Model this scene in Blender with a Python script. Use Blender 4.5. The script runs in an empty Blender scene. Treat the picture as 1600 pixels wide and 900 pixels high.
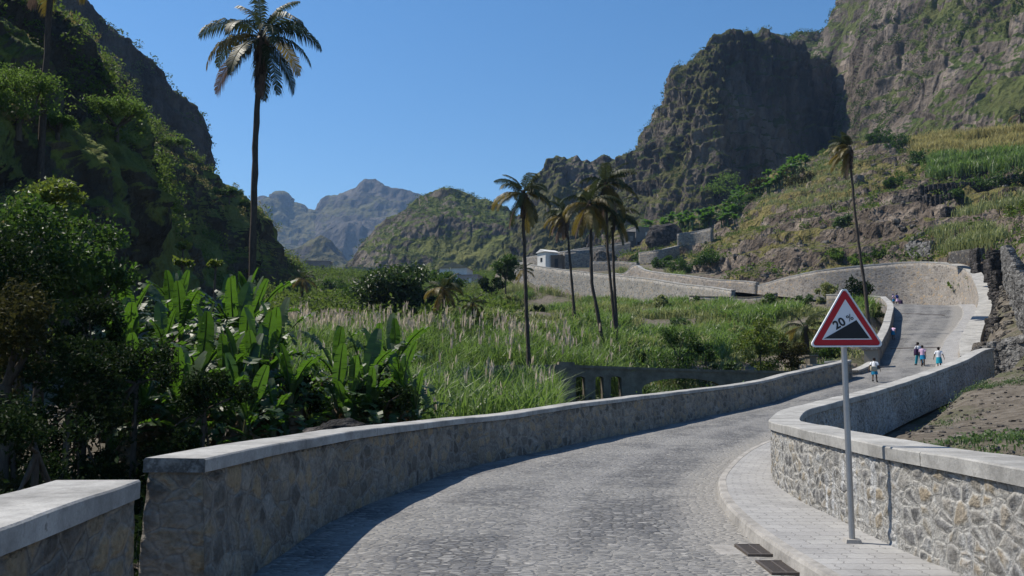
import bpy, bmesh, math, random
import numpy as np
from mathutils import Vector, Matrix
from mathutils.bvhtree import BVHTree

# ---------------------------------------------------------------- camera, sky, sun, exposure
C = bpy.context.scene.collection
scene = bpy.context.scene
F = 1280.0                       # focal length in pixels of the 1600 px wide photograph
PITCH = math.radians(6.04)
CAM = np.array([0.0, 0.0, 1.7])
cam_d = bpy.data.cameras.new('camera')
cam_d.sensor_width = 36.0
cam_d.lens = 36.0 * F / 1600.0
cam_d.clip_start = 0.1
cam_d.clip_end = 20000
cam = bpy.data.objects.new('camera', cam_d)
cam.location = CAM.tolist()
cam.rotation_euler = (math.radians(90) + PITCH, 0, 0)
C.objects.link(cam)
scene.camera = cam

SUN_EL = math.radians(56)
SUN_AZ = math.radians(-68)       # from +Y, clockwise positive (sun is left and a little ahead)
sdir = Vector((math.sin(SUN_AZ) * math.cos(SUN_EL), math.cos(SUN_AZ) * math.cos(SUN_EL), math.sin(SUN_EL)))
world = bpy.data.worlds.new('World')
scene.world = world
world.use_nodes = True
wn = world.node_tree
bg = wn.nodes['Background']
sky = wn.nodes.new('ShaderNodeTexSky')
sky.sky_type = 'NISHITA'
sky.sun_disc = False
sky.sun_elevation = SUN_EL
sky.sun_rotation = SUN_AZ % (2 * math.pi)
sky.altitude = 300
sky.air_density = 1.15
sky.dust_density = 0.15
sky.ozone_density = 3.5
hsv = wn.nodes.new('ShaderNodeHueSaturation'); hsv.inputs['Saturation'].default_value = 1.24
wn.links.new(sky.outputs[0], hsv.inputs['Color']); wn.links.new(hsv.outputs[0], bg.inputs[0])
bg.inputs[1].default_value = 0.10
sun_d = bpy.data.lights.new('sun', 'SUN')
sun_d.energy = 5.0
sun_d.angle = math.radians(0.53)
sun_d.color = (1.0, 0.93, 0.82)
sun = bpy.data.objects.new('sun', sun_d)
sun.rotation_euler = sdir.to_track_quat('Z', 'Y').to_euler()
C.objects.link(sun)
scene.view_settings.view_transform = 'Standard'
scene.view_settings.look = 'None'
scene.view_settings.exposure = 0.38
scene.view_settings.gamma = 1.0
scene.view_settings.use_curve_mapping = False
cy = scene.cycles
cy.max_bounces = 6
cy.diffuse_bounces = 2
cy.glossy_bounces = 2
cy.transmission_bounces = 3
cy.volume_bounces = 0
cy.transparent_max_bounces = 4
cy.use_denoising = True
HAZE = 0.00012

rng = np.random.default_rng(7)
random.seed(7)

# ---------------------------------------------------------------- helpers
cp, sp = math.cos(PITCH), math.sin(PITCH)
def ray(px, py):
    u = (px - 800.0) / F; v = (450.0 - py) / F
    return np.array([u, cp - v * sp, sp + v * cp])
def P(px, py, d):                # a world point seen at that pixel, d metres ahead
    r = ray(px, py)
    return CAM + r * (d / r[1])
def project(p):
    q = np.asarray(p, float) - CAM
    zc = q[1] * cp + q[2] * sp
    return 800 + F * q[0] / zc, 450 - F * (-q[1] * sp + q[2] * cp) / zc

def _hash(ix, iy, iz, seed):
    n = (ix.astype(np.int64) * 374761393 + iy.astype(np.int64) * 668265263 + iz.astype(np.int64) * 1440662683 + seed * 974711) & 0xffffffff
    n = ((n ^ (n >> 13)) * 1274126177) & 0xffffffff
    n = ((n ^ (n >> 15)) * 2246822519) & 0xffffffff
    return ((n ^ (n >> 16)) & 0xffffff) / float(0xffffff)
def vnoise(p, seed=0):
    p = np.asarray(p, float)
    i = np.floor(p).astype(np.int64); f = p - i
    w = f * f * f * (f * (f * 6 - 15) + 10)
    out = 0
    for dx in (0, 1):
        for dy in (0, 1):
            for dz in (0, 1):
                h = _hash(i[..., 0] + dx, i[..., 1] + dy, i[..., 2] + dz, seed)
                out = out + h * (w[..., 0] if dx else 1 - w[..., 0]) * (w[..., 1] if dy else 1 - w[..., 1]) * (w[..., 2] if dz else 1 - w[..., 2])
    return out * 2 - 1
def fbm(p, octaves=5, seed=0, gain=0.5):
    p = np.asarray(p, float); a = 1.0; s = 0; t = 0
    for o in range(octaves):
        s = s + a * vnoise(p * (2.03 ** o) + o * 17.3, seed + o); t += a; a *= gain
    return s / t
def ridged(p, octaves=4, seed=0, gain=0.5):
    p = np.asarray(p, float); a = 1.0; s = 0; t = 0
    for o in range(octaves):
        s = s + a * (1 - 2 * np.abs(vnoise(p * (2.03 ** o) + o * 11.7, seed + o))); t += a; a *= gain
    return s / t

class Geo:
    def __init__(s): s.v = []; s.f = []; s.uv = []; s.n = 0; s.mi = []
    def add(s, v, f, uv=None, mi=0):
        v = np.asarray(v, float).reshape(-1, 3); f = np.asarray(f, np.int64)
        s.v.append(v); s.f.append(f + s.n); s.n += len(v)
        s.uv.append(np.zeros((len(v), 2)) if uv is None else np.asarray(uv, float))
        s.mi.append(np.full(len(f), mi, np.int32))
        return s
    def box(s, c, half, rz=0, taper=1.0, mi=0):
        c = np.array(c, float); h = np.array(half, float)
        v = np.array([[x, y, z] for z in (-1, 1) for x, y in ((-1, -1), (1, -1), (1, 1), (-1, 1))], float)
        v[4:, :2] *= taper
        v *= h
        ca, sa = math.cos(rz), math.sin(rz)
        v = np.c_[v[:, 0] * ca - v[:, 1] * sa, v[:, 0] * sa + v[:, 1] * ca, v[:, 2]] + c
        return s.add(v, [[3, 2, 1, 0], [4, 5, 6, 7], [0, 1, 5, 4], [1, 2, 6, 5], [2, 3, 7, 6], [3, 0, 4, 7]], mi=mi)
    def tube(s, pts, radii, sides=8, cap=True, mi=0):
        pts = np.asarray(pts, float); n = len(pts)
        radii = np.broadcast_to(np.asarray(radii, float), (n,))
        t = np.gradient(pts, axis=0); t /= np.linalg.norm(t, axis=1, keepdims=True) + 1e-9
        ref = np.array([0, 0, 1.0]) if abs(t[:, 2]).mean() < 0.8 else np.array([1.0, 0, 0])
        a = np.cross(t, ref); a /= np.linalg.norm(a, axis=1, keepdims=True) + 1e-9
        b = np.cross(t, a)
        ang = np.arange(sides) * 2 * math.pi / sides
        ring = pts[:, None] + radii[:, None, None] * (np.cos(ang)[None, :, None] * a[:, None] + np.sin(ang)[None, :, None] * b[:, None])
        v = ring.reshape(-1, 3)
        i = np.arange(n - 1)[:, None] * sides; j = np.arange(sides)[None]; j2 = (j + 1) % sides
        f = np.stack([i + j, i + j2, i + sides + j2, i + sides + j], -1).reshape(-1, 4)
        s.add(v, f, mi=mi)
        if cap:
            for k, r in ((0, 0), (n - 1, (n - 1) * sides)):
                cidx = len(v)
                base = s.n
                ringv = v[r:r + sides]
                f3 = [[0, 1 + q, 1 + (q + 1) % sides] for q in range(sides)]
                if k: f3 = [[a_, c_, b_] for a_, b_, c_ in f3]
                s.add(np.vstack([pts[k], ringv]), f3, mi=mi)
        return s
    def grid(s, V, uv=None, flip=False, mi=0):
        V = np.asarray(V, float); r, c = V.shape[:2]
        i = np.arange(r - 1)[:, None] * c; j = np.arange(c - 1)[None]
        f = np.stack([i + j, i + j + 1, i + c + j + 1, i + c + j], -1).reshape(-1, 4)
        if flip: f = f[:, ::-1]
        return s.add(V.reshape(-1, 3), f, None if uv is None else np.asarray(uv).reshape(-1, 2), mi=mi)
    def leaves(s, cen, size, r, up=0.3, aspect=0.5, mi=0):
        cen = np.asarray(cen, float); n = len(cen)
        size = np.broadcast_to(np.asarray(size, float), (n,))
        d = r.normal(size=(n, 3)); d[:, 2] -= 0.25; d /= np.linalg.norm(d, axis=1, keepdims=True)
        nn = r.normal(size=(n, 3)); nn[:, 2] = np.abs(nn[:, 2]) + up
        side = np.cross(d, nn); side /= np.linalg.norm(side, axis=1, keepdims=True) + 1e-9
        nrm = np.cross(side, d)
        L = size[:, None]
        v = np.stack([cen - d * L * .5, cen + side * L * aspect * .5 + nrm * L * .08, cen + d * L * .5 - nrm * L * .05, cen - side * L * aspect * .5 + nrm * L * .08], 1).reshape(-1, 3)
        f = np.arange(n * 4).reshape(n, 4)
        return s.add(v, f, mi=mi)
    def mesh(s, name, mats, smooth=False):
        me = bpy.data.meshes.new(name)
        V = np.vstack(s.v); UV = np.vstack(s.uv)
        lt = np.concatenate([np.full(len(f), f.shape[1], np.int32) for f in s.f])
        li = np.concatenate([f.ravel() for f in s.f]).astype(np.int32)
        ls = np.r_[0, np.cumsum(lt)[:-1]].astype(np.int32)
        me.vertices.add(len(V)); me.vertices.foreach_set('co', V.astype(np.float32).ravel())
        me.loops.add(len(li)); me.loops.foreach_set('vertex_index', li)
        me.polygons.add(len(lt)); me.polygons.foreach_set('loop_start', ls); me.polygons.foreach_set('loop_total', lt)
        me.polygons.foreach_set('material_index', np.concatenate(s.mi))
        me.polygons.foreach_set('use_smooth', np.full(len(lt), bool(smooth)))
        u = me.uv_layers.new(name='UVMap')
        u.data.foreach_set('uv', UV[li].astype(np.float32).ravel())
        for m in (mats if isinstance(mats, (list, tuple)) else [mats]): me.materials.append(m)
        me.update(calc_edges=True)
        return me
    def build(s, name, mats, parent=None, smooth=False, loc=None):
        o = bpy.data.objects.new(name, s.mesh(name, mats, smooth)); C.objects.link(o)
        if parent: o.parent = parent
        if loc is not None: o.location = loc
        return o

def tag(o, label=None, cat=None, group=None, kind=None):
    if label: o['label'] = label
    if cat: o['category'] = cat
    if group: o['group'] = group
    if kind: o['kind'] = kind
    return o
def empty(name, loc=(0, 0, 0), rz=0, **k):
    o = bpy.data.objects.new(name, None); o.empty_display_size = .2; C.objects.link(o)
    o.location = [float(a) for a in loc]; o.rotation_euler = (0, 0, rz)
    return tag(o, **k)
def copy_tree(o, parent=None):
    c = o.copy(); C.objects.link(c); c.parent = parent
    for ch in o.children:
        copy_tree(ch, c)
    return c

# ---------------------------------------------------------------- materials
class MB:
    """small node-material builder"""
    def __init__(s, name):
        s.m = bpy.data.materials.new(name); s.m.use_nodes = True
        s.t = s.m.node_tree; s.t.nodes.clear()
        s.out = s.t.nodes.new('ShaderNodeOutputMaterial')
    def n(s, typ, ins=None, **props):
        nd = s.t.nodes.new('ShaderNode' + typ)
        for k, v in props.items(): setattr(nd, k, v)
        for k, v in (ins or {}).items():
            sock = nd.inputs[k]
            if hasattr(v, 'is_output') or isinstance(v, bpy.types.NodeSocket): s.t.links.new(v, sock)
            else:
                if isinstance(v, tuple) and len(v) == 3 and sock.type == 'RGBA': v = v + (1,)
                sock.default_value = v
        return nd
    def math(s, op, a, b=0.0, clamp=False):
        nd = s.t.nodes.new('ShaderNodeMath'); nd.operation = op; nd.use_clamp = clamp
        for k, v in ((0, a), (1, b)):
            if isinstance(v, bpy.types.NodeSocket): s.t.links.new(v, nd.inputs[k])
            else: nd.inputs[k].default_value = v
        return nd.outputs[0]
    def mix(s, fac, a, b, mode='MIX'):
        nd = s.t.nodes.new('ShaderNodeMix'); nd.data_type = 'RGBA'; nd.blend_type = mode
        for k, v in ((0, fac), (6, a), (7, b)):
            if isinstance(v, bpy.types.NodeSocket): s.t.links.new(v, nd.inputs[k])
            else: nd.inputs[k].default_value = (v + (1,)) if isinstance(v, tuple) and len(v) == 3 else v
        return nd.outputs[2]
    def ramp(s, fac, stops, interp='LINEAR'):
        nd = s.t.nodes.new('ShaderNodeValToRGB'); cr = nd.color_ramp; cr.interpolation = interp
        while len(cr.elements) < len(stops): cr.elements.new(.5)
        for e, (p, c) in zip(cr.elements, stops):
            e.position = p; e.color = (c, c, c, 1) if isinstance(c, (int, float)) else c + (1,)
        s.t.links.new(fac, nd.inputs[0])
        return nd.outputs[0]
    def noise(s, vec, scale, detail=5, rough=.55, dist=0.0):
        return s.n('TexNoise', {'Vector': vec, 'Scale': scale, 'Detail': detail, 'Roughness': rough, 'Distortion': dist}).outputs[0]
    def mapping(s, vec, scale=(1, 1, 1), rot=(0, 0, 0)):
        return s.n('Mapping', {'Vector': vec, 'Scale': scale, 'Rotation': rot}).outputs[0]
    def coord(s, which='Object'):
        return s.n('TexCoord').outputs[which]
    def finish(s, col, rough=.9, bump=None, bstr=.5, bdist=.02, spec=.3, metallic=0.0, disp=None):
        b = s.n('BsdfPrincipled', {'Base Color': col, 'Roughness': rough, 'Specular IOR Level': spec, 'Metallic': metallic})
        if bump is not None:
            bn = s.n('Bump', {'Height': bump, 'Strength': bstr, 'Distance': bdist})
            s.t.links.new(bn.outputs[0], b.inputs['Normal'])
        s.t.links.new(b.outputs[0], s.out.inputs[0])
        if disp is not None:
            dn = s.n('Displacement', {'Height': disp[0], 'Midlevel': disp[1], 'Scale': disp[2]})
            s.t.links.new(dn.outputs[0], s.out.inputs['Displacement'])
            s.m.displacement_method = 'BOTH'
        return s.m

def m_plain(name, col, rough=.7, var=.15, scale=8, metallic=0.0, spec=.3, bstr=.15):
    b = MB(name); o = b.coord()
    nz = b.noise(o, scale, 6)
    c = b.mix(nz, tuple(x * (1 - var) for x in col), tuple(min(1, x * (1 + var)) for x in col))
    return b.finish(c, rough, nz, bstr, .01, spec, metallic)

def m_leaf(name, c1, c2, c3=None, transl=.35, gloss=.35, scale=.25, trcol=None, p3=.9):
    """leaf: per-leaf colour variation, light passing through"""
    b = MB(name)
    g = b.n('NewGeometry')
    rnd = g.outputs['Random Per Island']
    nz = b.noise(g.outputs['Position'], scale, 3)
    f = b.math('ADD', b.math('MULTIPLY', rnd, .6), b.math('MULTIPLY', b.math('SUBTRACT', nz, .3), 1.0), True)
    col = b.ramp(f, [(0.0, c1), (p3 * .75, c2), (1.0, c3 or c2)])
    pr = b.n('BsdfPrincipled', {'Base Color': col, 'Roughness': .5, 'Specular IOR Level': gloss})
    tc = b.mix(.65, col, trcol or tuple(min(1, x * 2.2) for x in c2))
    tr = b.n('BsdfTranslucent', {'Color': tc})
    mx = b.n('MixShader', {0: transl, 1: pr.outputs[0], 2: tr.outputs[0]})
    b.t.links.new(mx.outputs[0], b.out.inputs[0])
    return b.m

def m_mountain(name, rock1, rock2, green1, green2, dry, scale, greenth=.5, zst=.35, bdist=1.0, drymix=.5, gslope=1.0):
    b = MB(name)
    g = b.n('NewGeometry'); pos = g.outputs['Position']
    ps = b.mapping(pos, (1, 1, zst))
    n1 = b.noise(ps, scale, 9, .62, .4)
    n2 = b.noise(pos, scale * .35, 6, .6)
    n3 = b.noise(pos, scale * 5, 6, .7)
    rock = b.ramp(n1, [(.3, tuple(x * .42 for x in rock1)), (.46, rock1), (.58, rock2), (.72, tuple(x * 1.4 for x in rock2))])
    stk = b.noise(b.mapping(pos, (1, 1, .10)), scale * 3.0, 6, .65)
    rock = b.mix(.55, rock, b.ramp(stk, [(.36, .42), (.62, 1.0)]), 'MULTIPLY')
    rock = b.mix(.35, rock, b.ramp(n3, [(.35, .25), (.65, 1.0)]), 'MULTIPLY')
    grn = b.ramp(n3, [(.3, tuple(x * .45 for x in green1)), (.5, green1), (.68, green2)])
    grn = b.mix(b.math('MULTIPLY', b.ramp(n2, [(.42, 0.0), (.6, 1.0)]), drymix), grn, dry)
    nz = b.n('SeparateXYZ', {0: g.outputs['Normal']}).outputs[2]
    f = b.math('ADD', b.math('MULTIPLY', nz, gslope), b.math('ADD', b.math('MULTIPLY', b.math('SUBTRACT', n2, .5), 3.0), b.math('MULTIPLY', b.math('SUBTRACT', n3, .5), .9)))
    mask = b.ramp(b.math('SUBTRACT', f, greenth - .5), [(.44, 0.0), (.56, 1.0)])
    col = b.mix(mask, rock, grn)
    wv = b.mix(.25 / scale, ps, b.n('TexNoise', {'Vector': ps, 'Scale': scale * 2, 'Detail': 4.0}).outputs['Color'], 'ADD')
    vo = b.n('TexVoronoi', {'Vector': wv, 'Scale': scale * 3.2, 'Randomness': 1.0, 'Detail': 2.0, 'Roughness': .6}, feature='F1')
    h = b.math('ADD', b.math('MULTIPLY', n1, 1.3), b.math('ADD', b.math('MULTIPLY', n3, .7), b.math('MULTIPLY', vo.outputs['Distance'], .8)))
    return b.finish(col, .95, h, 1.0, bdist * 1.8, .08)

def m_rubble(name, cell=3.6, drip=0.0, dark=1.0, mortar=(.30, .285, .26), disp=None, bstr=.8, cover=.5, tint=(1, 1, 1), soft=.20, gap=.6):
    """rubble masonry in uneven mortar, uv in metres"""
    b = MB(name); uv = b.coord('UV')
    wob = b.n('TexNoise', {'Vector': uv, 'Scale': 2.5, 'Detail': 4.0}).outputs['Color']
    uvw = b.mix(.10, uv, wob, 'ADD')
    vp = b.mapping(uvw, (cell * .85, cell * 1.15, 1))
    v1 = b.n('TexVoronoi', {'Vector': vp, 'Scale': 1.0, 'Randomness': .95})
    ve = b.n('TexVoronoi', {'Vector': vp, 'Scale': 1.0, 'Randomness': .95}, feature='DISTANCE_TO_EDGE')
    rn = b.n('SeparateColor', {0: v1.outputs['Color']})
    fine = b.noise(uv, 22, 8, .65); med = b.noise(uv, 5, 6, .6); big = b.noise(uv, .8, 5, .6)
    t = tint
    st = b.ramp(rn.outputs[0], [(0.0, (.11 * dark * t[0], .105 * dark * t[1], .10 * dark * t[2])), (.35, (.19 * dark * t[0], .18 * dark * t[1], .17 * dark * t[2])),
                                (.6, (.26 * dark * t[0], .23 * dark * t[1], .185 * dark * t[2])), (.8, (.33 * dark * t[0], .265 * dark * t[1], .185 * dark * t[2])), (1.0, (.30 * dark * t[0], .30 * dark * t[1], .295 * dark * t[2]))])
    st = b.mix(.5, st, b.ramp(fine, [(.3, .35), (.7, 1.0)]), 'MULTIPLY')
    mo = b.mix(b.ramp(med, [(.35, 0.0), (.65, 1.0)]), tuple(x * .62 * dark for x in mortar), tuple(x * 1.1 * dark for x in mortar))
    mo = b.mix(.4, mo, b.ramp(fine, [(.3, .4), (.65, 1.0)]), 'MULTIPLY')
    edge = b.math('ADD', ve.outputs[0], b.math('MULTIPLY', b.math('SUBTRACT', med, cover), .55))
    mask = b.ramp(edge, [(.04, 0.0), (soft, 1.0)])
    col = b.mix(mask, mo, st)
    crack = b.ramp(ve.outputs[0], [(0.0, gap), (.04, 1.0)])
    col = b.mix(b.math('MULTIPLY', b.ramp(big, [(.36, .25), (.58, 1.0)]), .85), col, b.mix(1.0, col, crack, 'MULTIPLY'))
    col = b.mix(b.math('MULTIPLY', b.ramp(big, [(.45, 0.0), (.7, .6)]), .7), col, b.mix(1.0, col, (.5, .48, .46), 'MULTIPLY'))
    if drip:
        dn = b.noise(b.mapping(uv, (5.5, .55, 1)), 1.6, 7, .65, .3)
        d2 = b.noise(uv, .55, 3, .5)
        dm = b.math('MULTIPLY', b.ramp(dn, [(.47, 0.0), (.60, 1.0)]), b.ramp(d2, [(.44, 0.0), (.58, drip)]))
        col = b.mix(b.math('MULTIPLY', dm, b.ramp(fine, [(.3, .3), (.6, 1.0)])), col, (.55, .56, .57))
    mot = b.noise(uv, 11, 6, .7)
    col = b.mix(.42, col, b.ramp(mot, [(.32, .38), (.5, .85), (.66, 1.12)]), 'MULTIPLY')
    h = b.math('ADD', b.math('MULTIPLY', b.ramp(edge, [(.0, 0.0), (.22, .75), (.5, 1.0)]), .5), b.math('ADD', b.math('MULTIPLY', fine, .35), b.math('MULTIPLY', mot, .45)))
    return b.finish(col, .93, h, bstr, .03, .15, disp=(h, .5, disp) if disp else None)

def m_concrete(name, col, stain=.35, scale=1.0, bstr=.3):
    b = MB(name); o = b.n('NewGeometry').outputs['Position']
    n1 = b.noise(o, 1.3 * scale, 6, .62); n2 = b.noise(o, 9 * scale, 7, .65); n3 = b.noise(o, 60 * scale, 4, .7)
    c = b.mix(b.ramp(n1, [(.35, 0.0), (.65, 1.0)]), tuple(x * (1 - stain) for x in col), col)
    c = b.mix(.5, c, b.ramp(n2, [(.3, .55), (.62, 1.0)]), 'MULTIPLY')
    c = b.mix(.3, c, b.ramp(n3, [(.35, .6), (.6, 1.0)]), 'MULTIPLY')
    return b.finish(c, .88, b.math('ADD', n2, b.math('MULTIPLY', n3, .5)), bstr, .012, .2)

def m_coping(name, col):
    """cast concrete coping: pour joints across it (uv.x in metres), stains, lichen and chips"""
    b = MB(name); uv = b.coord('UV'); o = b.n('NewGeometry').outputs['Position']
    s = b.n('SeparateXYZ', {0: uv}).outputs[0]
    n1 = b.noise(o, 1.1, 7, .65); n2 = b.noise(o, 7, 8, .68); n3 = b.noise(o, 55, 5, .7)
    c = b.mix(b.ramp(n1, [(.36, 0.0), (.62, 1.0)]), tuple(x * .62 for x in col), col)
    c = b.mix(.6, c, b.ramp(n2, [(.32, .5), (.6, 1.0)]), 'MULTIPLY')
    c = b.mix(.35, c, b.ramp(n3, [(.36, .55), (.6, 1.0)]), 'MULTIPLY')
    lich = b.math('MULTIPLY', b.ramp(n2, [(.60, 0.0), (.66, 1.0)]), b.ramp(n1, [(.45, 0.0), (.6, .7)]))
    c = b.mix(lich, c, (.12, .115, .10))
    j = b.math('PINGPONG', b.math('ADD', s, b.math('MULTIPLY', b.math('SUBTRACT', n2, .5), .05)), 1.35)
    jl = b.ramp(j, [(.0, .0), (.009, 1.0)])
    c = b.mix(.75, c, jl, 'MULTIPLY')
    h = b.math('ADD', b.math('MULTIPLY', jl, .8), b.math('ADD', b.math('MULTIPLY', n2, .8), b.math('MULTIPLY', n3, .5)))
    return b.finish(c, .9, h, .55, .016, .15)

def m_cobble(name):
    b = MB(name); uv = b.coord('UV')
    wob = b.n('TexNoise', {'Vector': uv, 'Scale': 3.0, 'Detail': 3.0}).outputs['Color']
    uvw = b.mix(.06, uv, wob, 'ADD')
    vp = b.mapping(uvw, (8.2, 15.5, 1))          # stones about 16 cm across the road, 9 cm along it
    v1 = b.n('TexVoronoi', {'Vector': vp, 'Scale': 1.0, 'Randomness': .72})
    ve = b.n('TexVoronoi', {'Vector': vp, 'Scale': 1.0, 'Randomness': .72}, feature='DISTANCE_TO_EDGE')
    rn = b.n('SeparateColor', {0: v1.outputs['Color']})
    fine = b.noise(uv, 30, 7, .65); big = b.noise(uv, .45, 6, .62); med = b.noise(uv, 2.2, 5, .6)
    st = b.ramp(rn.outputs[0], [(0.0, (.105, .107, .112)), (.4, (.15, .15, .152)), (.72, (.195, .193, .19)), (.9, (.26, .255, .245)), (1.0, (.32, .31, .295))])
    st = b.mix(.5, st, b.ramp(fine, [(.3, .5), (.65, 1.0)]), 'MULTIPLY')
    jm = b.ramp(b.math('ADD', ve.outputs[0], b.math('MULTIPLY', b.math('SUBTRACT', med, .5), .16)), [(.0, 0.0), (.12, 1.0)])
    jc = b.mix(b.ramp(big, [(.42, 0.0), (.58, 1.0)]), (.075, .073, .07), (.21, .20, .18))
    col = b.mix(jm, jc, st)
    dust = b.math('MULTIPLY', b.ramp(big, [(.44, 0.0), (.66, 1.0)]), b.ramp(med, [(.35, .2), (.65, .85)]))
    u = b.n('SeparateXYZ', {0: uv}).outputs[0]
    gut = b.ramp(b.math('ADD', u, b.math('MULTIPLY', b.math('SUBTRACT', med, .5), 1.1)), [(.0, 0.0), (1.0, 0.0)])
    trk = b.math('ADD', b.math('COSINE', b.math('MULTIPLY', b.math('ADD', u, b.math('MULTIPLY', big, .9)), 3.6)), b.math('MULTIPLY', b.math('SUBTRACT', med, .5), 2.2))
    col = b.mix(b.ramp(trk, [(.15, 0.0), (1.0, .42)]), col, (.27, .262, .25))
    col = b.mix(dust, col, (.235, .23, .22))
    # grey dust washed into the gutter along the kerb (uv.x is metres from the kerb there, negative to the left)
    sx = b.math('ADD', b.math('MULTIPLY', u, 1.0), b.math('MULTIPLY', b.math('SUBTRACT', med, .5), .9))
    gm = b.ramp(b.math('ADD', b.math('MULTIPLY', sx, .5), 1.0), [(.62, 0.0), (.88, .85)])
    col = b.mix(gm, col, (.28, .265, .24))
    h = b.math('ADD', b.ramp(ve.outputs[0], [(0.0, 0.0), (.25, 1.0)]), b.math('ADD', b.math('MULTIPLY', fine, .5), b.math('MULTIPLY', rn.outputs[1], .6)))
    return b.finish(col, .75, h, .9, .024, .35)

def m_paver(name):
    b = MB(name); uv = b.coord('UV')
    s = b.n('SeparateXYZ', {0: uv})
    zig = b.math('MULTIPLY', b.math('PINGPONG', s.outputs[0], .055), .55)
    y2 = b.math('ADD', s.outputs[1], zig)
    zig2 = b.math('MULTIPLY', b.math('PINGPONG', s.outputs[1], .055), .3)
    x2 = b.math('ADD', s.outputs[0], zig2)
    vec = b.n('CombineXYZ', {0: y2, 1: x2, 2: 0.0}).outputs[0]
    br = b.n('TexBrick', {'Vector': vec, 'Scale': 1.0, 'Mortar Size': .005, 'Mortar Smooth': .3, 'Bias': 0.0, 'Brick Width': .24, 'Row Height': .20,
                          'Color1': (.35, .345, .335, 1), 'Color2': (.31, .305, .30, 1), 'Mortar': (.20, .195, .19, 1)})
    n1 = b.noise(uv, 1.5, 6, .6); n2 = b.noise(uv, 25, 6, .65)
    col = b.mix(.55, br.outputs[0], b.ramp(n1, [(.35, .62), (.6, 1.0)]), 'MULTIPLY')
    col = b.mix(.4, col, b.ramp(n2, [(.3, .6), (.6, 1.0)]), 'MULTIPLY')
    h = b.math('SUBTRACT', b.math('MULTIPLY', n2, .2), br.outputs[1])
    return b.finish(col, .85, h, .7, .008, .25)

def m_ground(name):
    b = MB(name); pos = b.n('NewGeometry').outputs['Position']
    n1 = b.noise(pos, .25, 6, .6); n2 = b.noise(pos, 2.5, 8, .65); n3 = b.noise(pos, 18, 6, .7)
    v = b.n('TexVoronoi', {'Vector': pos, 'Scale': 9.0, 'Randomness': 1.0})
    peb = b.ramp(v.outputs['Distance'], [(.2, 1.0), (.34, 0.0)])
    dirt = b.ramp(n2, [(.3, (.075, .064, .052)), (.5, (.145, .125, .10)), (.7, (.215, .19, .16))])
    dirt = b.mix(.5, dirt, b.ramp(n3, [(.3, .45), (.65, 1.0)]), 'MULTIPLY')
    dirt = b.mix(b.math('MULTIPLY', peb, b.ramp(n2, [(.45, 0.0), (.6, .6)])), dirt, (.23, .215, .20))
    grn = b.ramp(n3, [(.3, (.022, .032, .010)), (.6, (.055, .075, .022)), (.8, (.12, .11, .045))])
    col = b.mix(b.math('MULTIPLY', b.ramp(n1, [(.5, 0.0), (.62, 1.0)]), b.ramp(n3, [(.45, 0.0), (.55, 1.0)])), dirt, grn)
    h = b.math('ADD', n2, b.math('ADD', b.math('MULTIPLY', n3, .6), b.math('MULTIPLY', peb, .4)))
    return b.finish(col, .95, h, .9, .06, .1)

def m_bark(name, c1, c2, ring=0.0):
    b = MB(name); o = b.coord()
    n = b.noise(b.mapping(o, (6, 6, 1.5)), 2.5, 6, .65)
    col = b.ramp(n, [(.3, c1), (.7, c2)])
    h = n
    if ring:
        w = b.n('TexWave', {'Vector': o, 'Scale': ring, 'Distortion': 1.5, 'Detail': 2.0, 'Detail Scale': 2.0}, wave_type='BANDS', bands_direction='Z').outputs[1]
        col = b.mix(.5, col, b.ramp(w, [(.0, .35), (.5, 1.0)]), 'MULTIPLY')
        h = b.math('ADD', n, w)
    return b.finish(col, .95, h, .7, .03, .1)

# ---------------------------------------------------------------- road layout (left edge L, right wall R, road height z), metres
ST = np.array([
 # Lx     Ly     Rx     Ry     z
 (-2.25, -8.0,  3.60, -8.0, 0.00),
 (-2.40,  3.0,  3.55,  3.0, 0.00),
 (-2.30,  6.15, 3.54,  6.2, 0.00),
 (-2.20,  9.5,  3.57,  9.2, 0.00),
 (-1.72, 12.6,  3.88, 12.0,-0.06),
 (-1.03, 16.2,  4.55, 14.7,-0.12),
 ( 0.77, 19.8,  5.45, 16.8,-0.08),
 ( 4.00, 25.3,  7.85, 20.7, 0.03),
 ( 7.10, 30.3, 11.00, 25.6, 0.18),
 (11.20, 36.0, 15.00, 31.2, 0.50),
 (12.80, 38.0, 16.90, 33.4, 0.75),
 (17.60, 43.5, 21.90, 38.8, 1.40),
 (22.20, 50.0, 25.30, 46.5, 2.15),
 (24.80, 55.0, 28.40, 52.0, 2.95),
 (27.50, 60.0, 31.80, 57.5, 3.90),
 (32.50, 70.0, 38.60, 68.0, 5.70),
 (37.30, 80.0, 45.50, 79.5, 7.60),
 (40.30, 88.0, 50.00, 88.0, 9.05),
 (41.30, 93.0, 54.50, 98.0, 9.80),
 (40.00, 97.0, 55.00,106.0,10.30),
 (37.00, 99.5, 50.00,112.0,10.80),
 (34.00,103.0, 43.75,117.0,11.50),
 (31.00,109.0, 40.00,124.0,12.60),
 (29.00,118.0, 37.50,130.0,13.90),
 (24.00,134.0, 31.00,142.0,16.40),
 (17.00,152.0, 24.00,160.0,19.20),
 ( 6.00,172.0, 11.00,182.0,23.00),
 (-4.00,190.0,  1.00,200.0,27.00)])
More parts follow.
